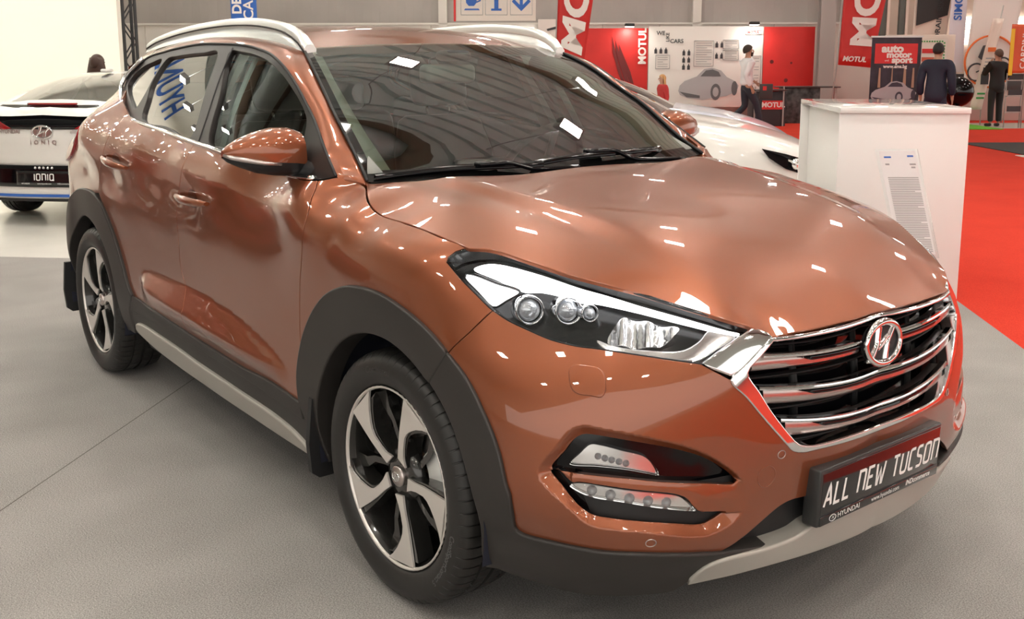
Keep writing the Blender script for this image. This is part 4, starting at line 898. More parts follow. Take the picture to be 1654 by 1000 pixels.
# ---------------------------------------------------------------- wheels
def spoke_pts():
    rim=.246
    L=[(rim,74.0),(.22,74.6),(.18,75.8),(.134,77.3),(.09,78.2),(.055,82)]
    R=[(.055,40),(.075,58),(.10,64.0),(.135,66.0),(.155,64.0),(.172,60.5),(.20,54.5),(.225,49.0),(rim,44.0)]
    return [(r*math.cos(math.radians(a)),r*math.sin(math.radians(a))) for r,a in L+R]
SP=spoke_pts()
def make_wheel(parent):
    """right-hand wheel about its own centre, outer face towards -y"""
    w=empty('wheel'); w.parent=parent
    # tyre: profile (radius, y), tread blocks cut by narrow sipes
    prof=[(.247,-.080),(.252,-.100),(.262,-.113),(.285,-.122),(.305,-.123),(.322,-.118),(.334,-.110),(.342,-.100),(.3465,-.088),(.3485,-.075),(.3495,-.056),(.350,-.053),(.343,-.051),(.343,-.044),(.350,-.042),(.3515,-.01),(.3515,-.008),(.344,-.006),(.344,.006),(.3515,.008),(.3515,.042),(.344,.044),(.344,.051),(.350,.053),(.3485,.075),(.342,.100),(.322,.118),(.285,.122),(.252,.10),(.247,.08)]
    N=66; V=[];F=[];angs=[]
    for i in range(N):
        a=2*PI*i/N; d=2*PI/N; angs+=[(a,0),(a+d*.84,0),(a+d*.87,1),(a+d*.97,1)]
    K=len(prof)
    for a,cut in angs:
        for j,(r,y) in enumerate(prof):
            sk=0.
            if cut and 7<=j<=24 and r>.3455 and not(.0<=abs(y)<.012): r=r-.0065
            if cut and j in (6,7): r-=.003
            # sipes sweep round the tyre like an arrow towards the middle
            sk=(.10-abs(y))*.55 if abs(y)<.06 else .022
            aa=a+sk*(1 if y<0 else 1)
            V.append((r*math.cos(aa),y,r*math.sin(aa)))
    n=len(angs)
    for i in range(n):
        for j in range(K-1): F.append((i*K+j,((i+1)%n)*K+j,((i+1)%n)*K+j+1,i*K+j+1))
    mb=MB(); mb.add(V,F,0,True); ty=mb.build('tyre',RUBBER,w,angle=35)
    for txt,a0,rr,sz,mt in (('Continental',96,.3005,.026,mat('tyre_raised_rubber',(.030,.028,.026,1),.35)),('ContiSportContact 5',-30,.3015,.022,RUBBERT)):
        def fn(a,b,a0=a0,rr=rr):
            th=math.radians(a0)-a/rr; r=rr+b; return Vector((r*math.cos(th),-.1245+max(0,r-.300)*.18,r*math.sin(th)))
        text_on('sidewall_lettering',txt,mt,ty,fn,size=sz,bold=.0006)
    # rim barrel
    b=MB().lathe([(.247,-.085),(.2535,-.104),(.2525,-.108),(.2475,-.107),(.244,-.098),(.238,-.085),(.232,-.05),(.225,.02),(.225,.09),(.247,.10)],64,'y'); b.build('rim_barrel',DARKALLOY,w,fix=False)
    MB().lathe([(.2530,-.1065),(.2515,-.1090),(.2470,-.1085),(.2445,-.1010)],72,'y').build('rim_lip',ALLOY,w,fix=False)
    for k in range(5):
        c,s=math.cos(2*PI*k/5),math.sin(2*PI*k/5); rot=lambda a,b:(a*c-b*s,a*s+b*c)
        dish=lambda a,b:-.094-.012*min(1,math.hypot(a,b)/.246)+.010*max(0,1-math.hypot(a,b)/.07)
        def f(a,b,t):
            x,z=rot(a,b); return (x,dish(a,b)+t,z)
        sp=MB(); n=len(SP)
        cen=[(.5*(SP[i][0]+SP[n-1-i][0]),.5*(SP[i][1]+SP[n-1-i][1])) for i in range(n)]
        sp.add([f(*p,0) for p in SP],[tuple(range(n))]); sp.add([f(*p,0) for p in SP]+[f(p[0]*1.0,p[1]*1.0,.006) for p in SP],[(i,(i+1)%n,n+(i+1)%n,n+i) for i in range(n)])
        o=sp.build('spoke',ALLOY,w)
        # dark body behind the machined face, wider and deeper
        q=[]
        for i,(a,b) in enumerate(SP):
            r=math.hypot(a,b); an=math.atan2(b,a); e=(.13 if i<6 else -.13)*(.3+.7*min(1,r/.246)); q.append((min(r,.236)*math.cos(an+e*.55),min(r,.236)*math.sin(an+e*.55)))
        bd=MB(); bd.add([f(*p,.008) for p in q]+[f(p[0]*.98,p[1]*.98,.060) for p in q],[tuple(range(n)),tuple(range(n,2*n))]+[(i,(i+1)%n,n+(i+1)%n,n+i) for i in range(n)])
        bd.build('spoke_body',DARKALLOY,o)
        # recessed twin rib in the gap
        rib=MB(); A=[(r*math.cos(math.radians(a)),r*math.sin(math.radians(a))) for r,a in ((.05,92),(.10,98),(.15,103),(.19,108),(.236,107))]; B=[(r*math.cos(math.radians(a)),r*math.sin(math.radians(a))) for r,a in ((.05,112),(.10,108),(.15,110),(.19,117),(.236,118))]
        rib.grid([[f(*p,.030),f(*q_,.030),f(*q_,.062),f(*p,.062)] for p,q_ in zip(A,B)],smooth=False); rib.build('spoke_rib',DARKALLOY,o)
        a=math.radians(110+72*k); lx,lz=.056*math.cos(a),.056*math.sin(a)
        MB().lathe([(.0,-.072),(.007,-.0715),(.0095,-.067),(.0095,-.045)],6,'y',c=(lx,0,lz)).build('wheel_nut',SATIN,w)
        MB().lathe([(.017,-.062),(.0155,-.070),(.0125,-.060),(.0115,-.045)],16,'y',c=(lx,0,lz)).build('nut_seat',DARKALLOY,w,fix=False)
    MB().lathe([(.078,-.050),(.074,-.075),(.055,-.080),(.0,-.080)],32,'y').build('hub',DARKALLOY,w,fix=False)
    cp=MB().lathe([(.029,-.070),(.0295,-.092),(.027,-.0955),(.0,-.098)],32,'y').build('centre_cap',SATIN,w,fix=False)
    badge('cap_emblem',(0,-.0975,0),(0,-1,0),(0,0,1),.017,.012,CHROME,SATIN,cp,t=.0015)
    MB().lathe([(.075,-.03),(.15,-.03),(.155,-.02),(.155,.0),(.075,.0)],48,'y').build('brake_disc',DISC,w,fix=False)
    MB().lathe([(.0,-.028),(.076,-.030),(.076,.03)],32,'y').build('brake_bell',mat('rusty_bell',(.10,.055,.035,1),.6),w,fix=False)
    cal=MB().lathe([(.10,-.055),(.168,-.055),(.172,-.04),(.172,.03),(.10,.03)],10,'y',a0=math.radians(-8),a1=math.radians(42)); cal.build('brake_caliper',mat('cast_caliper',(.62,.62,.60,1),.4,.3),w,fix=False)
    return w
def dup_tree(o, parent):
    c=o.copy(); COL.objects.link(c); c.parent=parent
    for ch in o.children: dup_tree(ch,c)
    return c
w0=make_wheel(car); w0.location=(0,-.792,.351); w0.rotation_euler=(0,math.radians(-2),.017)
w1=dup_tree(w0,car); w1.location=(-2.67,-.792,.351); w1.rotation_euler=(0,math.radians(-14),0)
w2=dup_tree(w0,car); w2.location=(0,.792,.351); w2.rotation_euler=(0,0,PI+.017)
w3=dup_tree(w0,car); w3.location=(-2.67,.792,.351); w3.rotation_euler=(0,0,PI)
for x0 in (0,-2.67):     # liners
    for sd in (1,-1):
        G=[]
        for a in np.linspace(math.radians(-11),math.radians(191),30):
            G.append([(x0+r*math.cos(a),y*sd,.345+r*math.sin(a)) for r,y in ((.418,-.90),(.425,-.80),(.425,-.56),(.10,-.54))])
        MB().grid(G).build('wheel_liner',LINER,car,fix=False)
# underside, engine bay and inner door trims that close the view through the gaps
mb=MB().bbox(-.55,.74,-.54,.54,.215,.78,.05); mb.build('engine_bay',BLACKM,car)
mb=MB().bbox(-2.18,-.50,-.84,.84,.215,.44,.04); mb.build('floor_pan',BLACKM,car)
mb=MB().bbox(-3.15,-2.2,-.54,.54,.25,.98,.05); mb.build('boot_floor',BLACKM,car)
MB().bbox(-.2,.16,-.70,-.55,.78,.93,.02).build('bay_side',BLACKM,car); MB().bbox(-.2,.16,.55,.70,.78,.93,.02).build('bay_side',BLACKM,car)
for sd in (1,-1):
    G=[]
    for x in np.linspace(-2.55,-.45,12):
        y=-.80+.02*max(0,(-2.0-x))/.5; zt=np.interp(x,[-2.5,-2.0,-1.4,-.5],[1.27,1.20,1.15,1.10]); G.append([(x,(y+.02)*sd,.42),(x,y*sd,.75),(x,y*sd,zt-.06),(x,(y+.03)*sd,zt),(x,(y+.09)*sd,zt-.02),(x,(y+.11)*sd,.80),(x,(y+.11)*sd,.42)])
    MB().grid(G).build('door_trim',TRIMD,car)
# ---------------------------------------------------------------- cabin
ds=[]
for v in np.linspace(-1,1,25):
    y=.70*v; k=1-abs(v)**2.5; hump=.035*math.exp(-((y-.37)/.2)**2)
    ds.append([(-.36+.09*k,y,1.075),(-.48+.06*k,y,1.072+hump*.3),(-.66,y,1.055+hump),(-.78,y,1.035+hump),(-.83,y,.99+hump*.5),(-.82,y,.85),(-.74,y,.55)])
MB().grid(ds).build('dashboard',TRIMD,car)
MB().bbox(-.86,-.80,-.10,.14,1.0,1.10,.02).build('centre_screen',BLACKG,car)
sw=empty('steering_wheel'); sw.parent=car
c0=Vector((-.90,.37,1.04)); ax=Vector((-.86,0,.50)).normalized(); u=Vector((0,1,0)); v=ax.cross(u)
MB().tube([c0+.185*(math.cos(a)*u+math.sin(a)*v) for a in np.linspace(0,2*PI,41)[:-1]],.016,10,closed=True).build('wheel_rim',LEATHER,sw)
mb=MB(); mb.tube([c0-ax*.02,c0-ax*.05],[.07,.05],16)
for a in (0,PI,-PI/2): mb.tube([c0-ax*.02,c0+.18*(math.cos(a)*u+math.sin(a)*v)],.014,8)
mb.build('wheel_hub',LEATHER,sw); MB().tube([c0-ax*.04,c0-ax*.25],.03,8).build('column',TRIMD,sw)
def seat(x,y):
    s_=empty('front_seat'); s_.parent=car
    M=Matrix.Translation((x,y,0))
    MB().bbox(-.27,.27,-.26,.26,.56,.70,.06,M=M,seg=3).build('seat_cushion',LEATHER,s_)
    prof=[(-.20,.62),(-.23,.66),(-.27,.85),(-.31,1.05),(-.345,1.19)]
    G=[]
    for xx,z in prof+[(-.36,1.215)]:
        w=.255 if z<1.1 else (.215 if z<1.2 else .17); th=.13 if z<1.1 else .09
        if z>1.2: th=.05
        G.append([(x+xx+th*.5*math.copysign(abs(math.cos(a))**.6,math.cos(a)),y+w*math.copysign(abs(math.sin(a))**.6,math.sin(a)),z) for a in np.linspace(0,2*PI,25)])
    mb=MB().grid(G); mb.add(G[-1][:-1],[tuple(range(24))]); mb.build('backrest',LEATHER,s_)
    M2=Matrix.Translation((x-.36,y,1.34))@Matrix.Rotation(math.radians(-10),4,'Y')
    MB().bbox(-.05,.05,-.14,.14,-.085,.10,.045,M=M2,seg=3).build('headrest',LEATHER,s_)
    for d in (-.06,.06): MB().tube([(x-.355,y+d,1.19),(x-.36,y+d,1.28)],.006,6).build('headrest_post',CHROME,s_)
seat(-1.28,-.37); seat(-1.28,.37)
rs=empty('rear_seat'); rs.parent=car
MB().bbox(-2.35,-1.85,-.66,.66,.58,.74,.07,seg=3).build('seat_cushion',LEATHER,rs)
mb=MB(); M=Matrix.Translation((-2.40,0,.70))@Matrix.Rotation(math.radians(-18),4,'Y'); mb.bbox(-.07,.07,-.66,.66,0,.52,.06,M=M,seg=3); mb.build('backrest',LEATHER,rs)
for y in (-.40,0,.40): MB().bbox(-2.63,-2.55,y-.12,y+.12,1.20,1.35 if y else 1.28,.035,seg=3).build('headrest',LEATHER,rs)
# headlining, inner pillars, belts, mirror, sun visors
hl_=[]
for x in np.linspace(-1.10,-2.95,14):
    hl_.append([(x,.50*v,float(ROOF.z([x],[.50*v])[0])-.045) for v in np.linspace(-1,1,15)])
MB().grid(hl_).build('headlining',TRIML,car)
for sd in (1,-1):
    f=lambda x,z:(x,(float(GH.y(x,z))+.045)*sd,z)
    mb=MB().grid([[f(-1.40-.0*0+dx-.25*(z-1.15)*.3,z) for dx in (-.05,.05)] for z in np.linspace(1.10,1.50,8)]); mb.build('centre_pillar_trim',TRIML,car)
    mb=MB().grid([[f(-1.30+dx-.22*(z-1.15),z) for dx in (-.025,.025)] for z in np.linspace(1.0,1.46,8)]); mb.v=[(x,y-.012*sd*0+.03*sd*(-1)*(-1),z) for x,y,z in mb.v]; mb.build('seat_belt',mat('pale_blue_grey_belt_trim',(.40,.50,.50,1),.7),car)
    mb=MB().grid([[f(-2.10+dx-.30*(z-1.15),z) for dx in (-.06,.05)] for z in np.linspace(1.10,1.50,8)]); mb.build('rear_pillar_trim',TRIML,car)
    ap=[tuple((WE(t)+np.array([-.06,.055,-.045]))*[1,sd,1]) for t in np.linspace(0,1,8)]
    MB().tube(ap,[.085,.075,.065,.06,.055,.05,.05,.05],8).build('front_pillar_trim',TRIML,car)
    mb=MB().bbox(-1.23,-1.10,.10*sd,.42*sd,1.475,1.492,.006); mb.build('sun_visor',TRIML,car)
mr=MB().bbox(-.03,.03,-.115,.115,-.035,.035,.02,M=Matrix.Translation((-1.0,-.01,1.405)),seg=3).build('interior_mirror',mat('mirror_housing_sheen',(.30,.33,.34,1),.4),car)  # pale housing tone imitates the reflection in the windscreen glass
MB().grid([[(-1.034,y,z) for y in np.linspace(-.11,.09,3)] for z in (1.380,1.432)]).build('mirror_face',mat('mirror_glass'),mr)
MB().bbox(-1.02,-.93,-.06,.06,1.452,1.492,.02).build('sensor_pod',BLACKM,car)
# ---------------------------------------------------------------- number plate board
STROKE={'A':(.66,[[(0,0),(.27,.85),(.33,1),(.39,.85),(.66,0)],[(.14,.30),(.52,.30)]]),'L':(.52,[[(0,1),(0,.0),(.52,0)]]),'N':(.62,[[(0,0),(0,1),(.46,1),(.58,.95),(.62,.82),(.62,0)]]),
 'E':(.52,[[(.52,1),(.0,1),(0,0),(.52,0)],[(0,.52),(.46,.52)]]),'W':(.86,[[(0,1),(.16,0),(.24,0),(.43,.72),(.62,0),(.70,0),(.86,1)]]),'T':(.60,[[(0,1),(.60,1)],[(.30,1),(.30,0)]]),
 'U':(.60,[[(0,1),(0,.15),(.05,.04),(.16,0),(.44,0),(.55,.04),(.60,.15),(.60,1)]]),'C':(.52,[[(.52,1),(.14,1),(.04,.95),(0,.84),(0,.16),(.04,.05),(.14,0),(.52,0)]]),
 'S':(.54,[[(.52,1),(.13,1),(.03,.95),(0,.86),(0,.66),(.04,.57),(.13,.53),(.41,.47),(.50,.43),(.54,.34),(.54,.14),(.50,.05),(.41,0),(.02,0)]]),
 'O':(.62,[[(.16,1),(.46,1),(.58,.95),(.62,.84),(.62,.16),(.58,.05),(.46,0),(.16,0),(.04,.05),(0,.16),(0,.84),(.04,.95),(.16,1)]]),'I':(.0,[[(0,0),(0,1)]]),
 'Q':(.66,[[(.16,1),(.46,1),(.58,.95),(.62,.84),(.62,.16),(.58,.05),(.46,0),(.16,0),(.04,.05),(0,.16),(0,.84),(.04,.95),(.16,1)],[(.42,.16),(.70,-.06)]]),' ':(.28,[])}
def stroke_text(name, txt, fn, size, m, parent, wt=.125, shear=.0, gap=.30, width=1., align='C'):
    """lettering drawn with rounded pen strokes; one object per letter"""
    tot=sum(STROKE[c][0]*width+gap for c in txt)-gap; x=-tot/2 if align=='C' else 0; out=[]
    for c in txt:
        w,st=STROKE[c]
        if st:
            mb=MB(); k=0
            for s in st:
                P=[Vector((x+a*width,b)) for a,b in s]
                L=[];Rr=[]
                for i,p in enumerate(P):
                    d1=(P[i]-P[i-1]).normalized() if i else (P[1]-P[0]).normalized(); d2=(P[i+1]-P[i]).normalized() if i<len(P)-1 else d1
                    n1=Vector((-d1.y,d1.x)); n2=Vector((-d2.y,d2.x)); n=(n1+n2); n=n.normalized() if n.length>1e-4 else n1; mlt=min(1.6,1/max(.3,n.dot(n1)))
                    if (P[0]-P[-1]).length<1e-5 and i in (0,len(P)-1):
                        d0=(P[1]-P[0]).normalized(); n=Vector((-d0.y,d0.x)); mlt=1
                    L.append(p+n*wt/2*mlt); Rr.append(p-n*wt/2*mlt)
                V=[fn((q.x+shear*q.y)*size,(q.y-.5)*size) for q in L+Rr]; n=len(L)
                mb.add(V,[(i,i+1,n+i+1,n+i) for i in range(n-1)])
            out.append(mb.build(name,m,parent))
        x+=w*width+gap
    return out
PX,PZ=.9013,.4321; PB=mat('gloss_black_board',(.008,.008,.009,1),.10,coat=.5)
np_=empty('number_plate'); np_.parent=car
MB().bbox(.855,.9003,-.270,.270,PZ-.072,PZ+.074,.006).build('plate_holder',mat('plate_holder_black',(.03,.03,.03,1),.3),np_)
MB().bbox(.8965,.9018,-.262,.262,PZ-.042,PZ+.066,.003).build('plate_board',PB,np_)
MB().bbox(.898,.9030,-.262,.262,PZ-.069,PZ-.045,.002).build('holder_rail',PB,np_)
pf=lambda dz:(lambda a,b:Vector((.9022+.0014*(dz<-.03),a,PZ+dz+b)))
stroke_text('plate_letter','ALL NEW TUCSON',pf(.006),.0525,WHITEP,np_,wt=.15,shear=.16,gap=.26,width=.80)
text_on('holder_print','HYUNDAI',WHITEP,np_,lambda a,b:Vector((.9034,a-.145,PZ-.057+b)),size=.019,stretch=(1.1,1))
text_on('holder_print','www.hyundai.com',WHITEP,np_,lambda a,b:Vector((.9034,a+.015,PZ-.057+b)),size=.017)
text_on('holder_print','INDcommerce',WHITEP,np_,lambda a,b:Vector((.9034,a+.165,PZ-.055+b)),size=.019,shear=.2,bold=.0004)
MB().tube([(.9034,-.212+.013*math.cos(a),PZ-.057+.008*math.sin(a)) for a in np.linspace(0,2*PI,25)[:-1]],.0009,5,closed=True).build('holder_emblem',WHITEP,np_)
text_on('holder_emblem','H',WHITEP,np_,lambda a,b:Vector((.9034,a-.212,PZ-.057+b)),size=.012,shear=.4)

# final fit of everything but the wheels
def fit(o):
    for ch in o.children:
        if ch.name.startswith('wheel') and ch.name.split('.')[0]=='wheel': continue
        if ch.type=='MESH':
            me=ch.data; n=len(me.vertices); co=np.empty(n*3); me.vertices.foreach_get('co',co); me.vertices.foreach_set('co',proportions(co.reshape(-1,3)).ravel()); me.update()
        fit(ch)
fit(car)
# ---------------------------------------------------------------- the hall
Fd=Vector((-.7878,.6159,0)); Rd=Vector((.6159,.7878,0))
def H(a,b,z=0.): return Fd*a+Rd*b+Vector((0,0,z))          # hall frame: a away from the stand, b to the right
HM=Matrix(((Fd.x,Rd.x,0,0),(Fd.y,Rd.y,0,0),(0,0,-1,0),(0,0,0,1)))
def hbox(name,a0,a1,b0,b1,z0,z1,m,parent=None,bev=0.):
    mb=MB(); M=Matrix(((Fd.x,Rd.x,0,0),(Fd.y,Rd.y,0,0),(0,0,1,0),(0,0,0,1)))
    if bev: mb.bbox(a0,a1,b0,b1,z0,z1,bev,M=M)
    else: mb.box(a0,a1,b0,b1,z0,z1,M=M)
    return mb.build(name,m,parent)
def carpet(name,c1,c2,scale=60,rough=.95,seams=None):
    m=bpy.data.materials.new(name); m.use_nodes=True; nt=m.node_tree; b=nt.nodes['Principled BSDF']; L=nt.links.new
    tc=nt.nodes.new('ShaderNodeTexCoord'); n1=nt.nodes.new('ShaderNodeTexNoise'); n1.inputs['Scale'].default_value=scale*4; n1.inputs['Detail'].default_value=2
    n2=nt.nodes.new('ShaderNodeTexNoise'); n2.inputs['Scale'].default_value=2.3; n2.inputs['Detail'].default_value=6
    mp=nt.nodes.new('ShaderNodeMapping'); mp.inputs['Scale'].default_value=(1,.8,1); L(tc.outputs['Object'],mp.inputs[0]); L(mp.outputs[0],n2.inputs['Vector'])
    L(tc.outputs['Object'],n1.inputs['Vector'])
    r=nt.nodes.new('ShaderNodeMath'); r.operation='MULTIPLY_ADD'; r.inputs[1].default_value=.78; L(n1.outputs['Fac'],r.inputs[0])
    r2=nt.nodes.new('ShaderNodeMath'); r2.operation='MULTIPLY'; r2.inputs[1].default_value=.22; L(n2.outputs['Fac'],r2.inputs[0]); L(r2.outputs[0],r.inputs[2])
    cr=nt.nodes.new('ShaderNodeValToRGB'); cr.color_ramp.elements[0].position=.36; cr.color_ramp.elements[1].position=.64; cr.color_ramp.elements[0].color=c1; cr.color_ramp.elements[1].color=c2
    L(r.outputs[0],cr.inputs[0]); L(cr.outputs[0],b.inputs['Base Color']); b.inputs['Roughness'].default_value=rough; b.inputs['Specular IOR Level'].default_value=.15
    bp_=nt.nodes.new('ShaderNodeBump'); bp_.inputs['Strength'].default_value=.25; bp_.inputs['Distance'].default_value=.004; L(n1.outputs['Fac'],bp_.inputs['Height']); L(bp_.outputs[0],b.inputs['Normal'])
    return m
GREYC=carpet('grey_needle_felt',(.20,.19,.183,1),(.42,.40,.385,1)); REDC=carpet('red_needle_felt',(.52,.030,.016,1),(.70,.058,.030,1))
GREENC=carpet('green_turf',(.10,.30,.03,1),(.2,.5,.06,1)); 
WHITEF=mat('white_glossy_floor',(.78,.76,.70,1),.22,noise=(1.5,.05)); CONC=mat('hall_concrete',(.36,.32,.28,1),.6,noise=(3,.12))
def floor_poly(name,P,z,m):
    mb=MB(); mb.add([(p[0],p[1],z) for p in P],[tuple(range(len(P)))]); o=mb.build(name,m); 
    if o.data.polygons[0].normal.z<0:
        o.data.flip_normals()
    return tag(o,kind='structure')
P2=lambda u,v:(E1.x*u+E2.x*v,E1.y*u+E2.y*v)             # stand frame: u along E1, v along E2
f=MB(); f.box(-45,45,-45,45,-.10,-.012); tag(f.build('floor',CONC),kind='structure')
floor_poly('floor_carpet',[P2(-12,-3.97),P2(2.03,-3.97),P2(2.03,12),P2(-12,12)],0,GREYC)
floor_poly('floor_white',[P2(-12,-22),P2(2.03,-22),P2(2.03,-3.97),P2(-12,-3.97)],-.001,WHITEF)
floor_poly('floor_aisle',[P2(2.03,-26),P2(16,-26),P2(16,12),P2(2.03,12)],-.002,REDC)
# seam where two lengths of carpet meet
s0=Vector((-2.327,-.552,0)); s1=Vector((-1.542,-1.368,0)); d=(s1-s0).normalized(); n=Vector((-d.y,d.x,0))*.0025
SEAMA=s0-d*2.6; SEAMB=s1+d*6
mb=MB(); mb.add([SEAMA-n+Vector((0,0,.0006)),SEAMB-n+Vector((0,0,.0006)),SEAMB+n+Vector((0,0,.0006)),SEAMA+n+Vector((0,0,.0006))],[(0,1,2,3)]); tag(mb.build('trim_1',mat('carpet_seam',(.11,.10,.09,1),.9)),kind='structure')
# mats on the aisle
hb=lambda pts_,z,name,m,lab,cat:tag((lambda o:o)(MB().add([tuple(H(a,b,z)) for a,b in pts_],[tuple(range(len(pts_)))]).build(name,m)),lab,cat)
o=hbox('floor_mat',12.9,15.3,7.7,10.6,0.,.008,mat('black_mat',(.012,.012,.013,1),.7)); tag(o,'black floor mat lying on the red aisle carpet at the right edge','mat')
o=hbox('edge_strip',12.2,12.75,7.5,10.4,0.,.010,mat('white_vinyl',(.8,.79,.76,1),.5)); tag(o,'white vinyl strip on the red carpet in front of the black mat','floor strip')
o=hbox('turf_mat',18.9,21.3,9.0,10.25,0.,.015,GREENC); tag(o,'green artificial turf mat beside the man in the black suit','mat')
o=hbox('aisle_board',19.3,21.3,10.27,14,-.010,-.0012,mat('grey_board',(.45,.40,.36,1),.6)); tag(o,'pale grey floor panel under the man in the black suit','floor panel')
# back wall: corrugated grey cladding above, white panels below
def corrug(name,b0,b1,z0,z1,a,m,pitch=.30,amp=.03):
    mb=MB(); n=int((b1-b0)/pitch*4); G=[]
    for i in range(n+1):
        b=b0+(b1-b0)*i/n; w=a-amp*(1 if (i%4) in (1,2) else 0); G.append([tuple(H(w,b,z0)),tuple(H(w,b,z1))])
    mb.grid(G,smooth=False); return tag(mb.build(name,m),kind='structure')
HALLG=mat('grey_hall_cladding',(.40,.36,.335,1),.5,noise=(.6,.08)); HALLW=mat('white_hall_panels',(.74,.68,.63,1),.5,noise=(.8,.05))
corrug('wall_back',-16,9.2,2.38,10.5,24.2,HALLG,.9,.02)
wl=MB()
for k in range(17):
    b=-16+k*1.5; M=Matrix(((Fd.x,Rd.x,0,0),(Fd.y,Rd.y,0,0),(0,0,1,0),(0,0,0,1))); wl.box(24.05,24.2,b,b+1.49,0,2.42,M=M)
tag(wl.build('wall_panels',HALLW),kind='structure')
o=hbox('wall_right',24.6,24.8,9.0,24,0,10.5,mat('warm_hall_wall',(.62,.50,.42,1),.6,noise=(.7,.08))); tag(o,kind='structure')
o=hbox('trim_2',24.0,24.06,-16,9.2,2.42,2.47,mat('trim_white',(.72,.68,.63,1),.5)); tag(o,kind='structure')
for b in (-2.3,4.35):
    tag(hbox('wall_rib',24.0,24.2,b,b+.22,0,10,mat('rib_white',(.74,.69,.64,1),.5)),kind='structure')
STEEL=mat('grey_painted_steel',(.40,.37,.35,1),.4)
cl=empty('steel_column',H(23.0,7.55),math.atan2(Fd.y,Fd.x),'grey steel hall column right of the red poster wall','column')
hbox('column_web',-.12,.12,-.02,.02,0,9,STEEL,cl); hbox('column_flange',-.14,-.10,-.19,.19,0,9,STEEL,cl); hbox('column_flange',.10,.14,-.19,.19,0,9,STEEL,cl); hbox('column_base',-.2,.2,-.25,.25,0,.03,STEEL,cl)
for ch in cl.children: ch.data.transform(Matrix(((Fd.x,Rd.x,0,0),(Fd.y,Rd.y,0,0),(0,0,1,0),(0,0,0,1))).inverted()@Matrix.Identity(4)); 
for ch in cl.children: ch.data.transform(Matrix.Scale(-1,4,(0,1,0))); ch.data.flip_normals()
# ceiling: shallow vault of ribbed sheet with arched girders
CEIL=mat('ribbed_ceiling_sheet',(.62,.70,.68,1),.45,.2,noise=(.5,.06)); GIRD=mat('brown_girder',(.16,.11,.07,1),.6)
mb=MB(); n=150; zc=lambda b:10.2-.0085*(b+2)**2
NB=20; G=[]
for i in range(75):
    for a,dz in ((0,0),(.47,0),(.50,.16),(.62,.16)):
        aa=-22+.65*i+a; G.append([tuple(H(aa,bb,zc(bb)+dz)) for bb in np.linspace(-26,24,NB)])
mb.grid(G,smooth=False); tag(mb.build('ceiling',CEIL),kind='structure')
for i,a in enumerate((-12,-4,4,12,20)):
    p=[tuple(H(a,bb,zc(bb)-.25)) for bb in np.linspace(-26,24,24)]; tag(MB().tube(p,.22,6).build('ceiling_girder',GIRD),kind='structure')
# side of the hall behind the photographer's left, seen only in the paint
o=hbox('wall_left',-14,24,-22.2,-22,0,9,mat('warm_far_wall',(.75,.70,.62,1),.7,noise=(.4,.1))); tag(o,kind='structure')
# luminaires hung over the stand, plus unseen rows added to brighten the walls
LAMP=mat('lamp_glass',(1,.96,.90,1),.3,emit=LAMPS,ecol=(1,.93,.83,1)); LBOX=mat('lamp_housing_grey',(.35,.35,.35,1),.4)
lm=empty('ceiling_lamp',(0,0,0),0,'square floodlight hung from the hall ceiling above the stand','ceiling lamp','floodlights under the hall ceiling')
MB().bbox(-.22,.22,-.22,.22,0,.16,.02).build('lamp_box',LBOX,lm); MB().box(-.18,.18,-.18,.18,-.004,.0).build('lamp_pane',LAMP,lm); MB().box(-.18,.18,-.18,.18,.16,.164).build('added_glow_pane',mat('added_glow',(1,.96,.90,1),.3,emit=LAMPS*.4,ecol=(1,.95,.88,1)),lm); MB().tube([(0,0,.16),(0,0,3.2)],.012,6).build('lamp_rod',LBOX,lm)  # glowing top pane added to brighten the ceiling, no known source
spots=[]
for i in range(6):
    for j in range(6):
        u=-6.0+2.6*i; v=-8.5+3.4*j; spots.append((u,v,5.9+.35*((i+j)%2)))
for i in range(7):
    for j in range(2): spots.append((-21+2.2*i,-10.6+2.2*j,6.0))  # unseen rows added to brighten the white wall and floor
for i in range(4):
    for j in range(3): spots.append((11+4.5*i,-20+5.2*j,6.8))
for i in range(7):
    for a_ in (17.5,21.5):
        p_=H(a_,-11+3.6*i); spots.append((p_.x*E1.x+p_.y*E1.y,p_.x*E2.x+p_.y*E2.y,6.6))  # unseen rows added to lighten the hall's back wall
def place(o,loc,rz=0.):
    c=o.copy(); COL.objects.link(c); c.location=loc; c.rotation_euler=(0,0,rz)
    for ch in o.children: d=ch.copy(); COL.objects.link(d); d.parent=c
    return c
for k,(u,v,z) in enumerate(spots):
    x,y=P2(u,v); 
    if k==0: lm.location=(x,y,z); lm.rotation_euler=(0,0,.79)
    else: place(lm,(x,y,z),.79)
BLUEP=mat('blue_print',(.03,.13,.50,1),.55)
# ---------------------------------------------------------------- white stand wall with lighting truss (left)
BRIGHT=mat('white_stand_wall',(.93,.90,.80,1),.6)
wx=H(12.9,-6.48); dirw=-E1
mb=MB(); a0=Vector((wx.x,wx.y,0)); a1=a0+dirw*14; nn=-E2*.12
mb.add([a0,a1,a1+nn,a0+nn]+[p+Vector((0,0,7.6)) for p in (a0,a1,a1+nn,a0+nn)],[(3,2,1,0),(4,5,6,7),(0,1,5,4),(1,2,6,5),(2,3,7,6),(3,0,4,7)])
tag(mb.build('wall_stand',BRIGHT),kind='structure')
wsg=empty('fascia_lettering',(0,0,0),0,'large blue brand lettering high on the white stand wall, mirrored in the brown side windows','lettering')
text_on('fascia_letters','HYUNDAI',BLUEP,wsg,lambda a,b:a0+dirw*(7.5-a)+E2*.03+Vector((0,0,6.1+b)),size=1.5,bold=.03,stretch=(1.0,1))
tr=empty('truss_post',H(13.9,-6.70),0,'dark lighting truss post at the edge of the white stand wall','truss post')
TRM=mat('dark_truss_steel',(.05,.05,.055,1),.45)
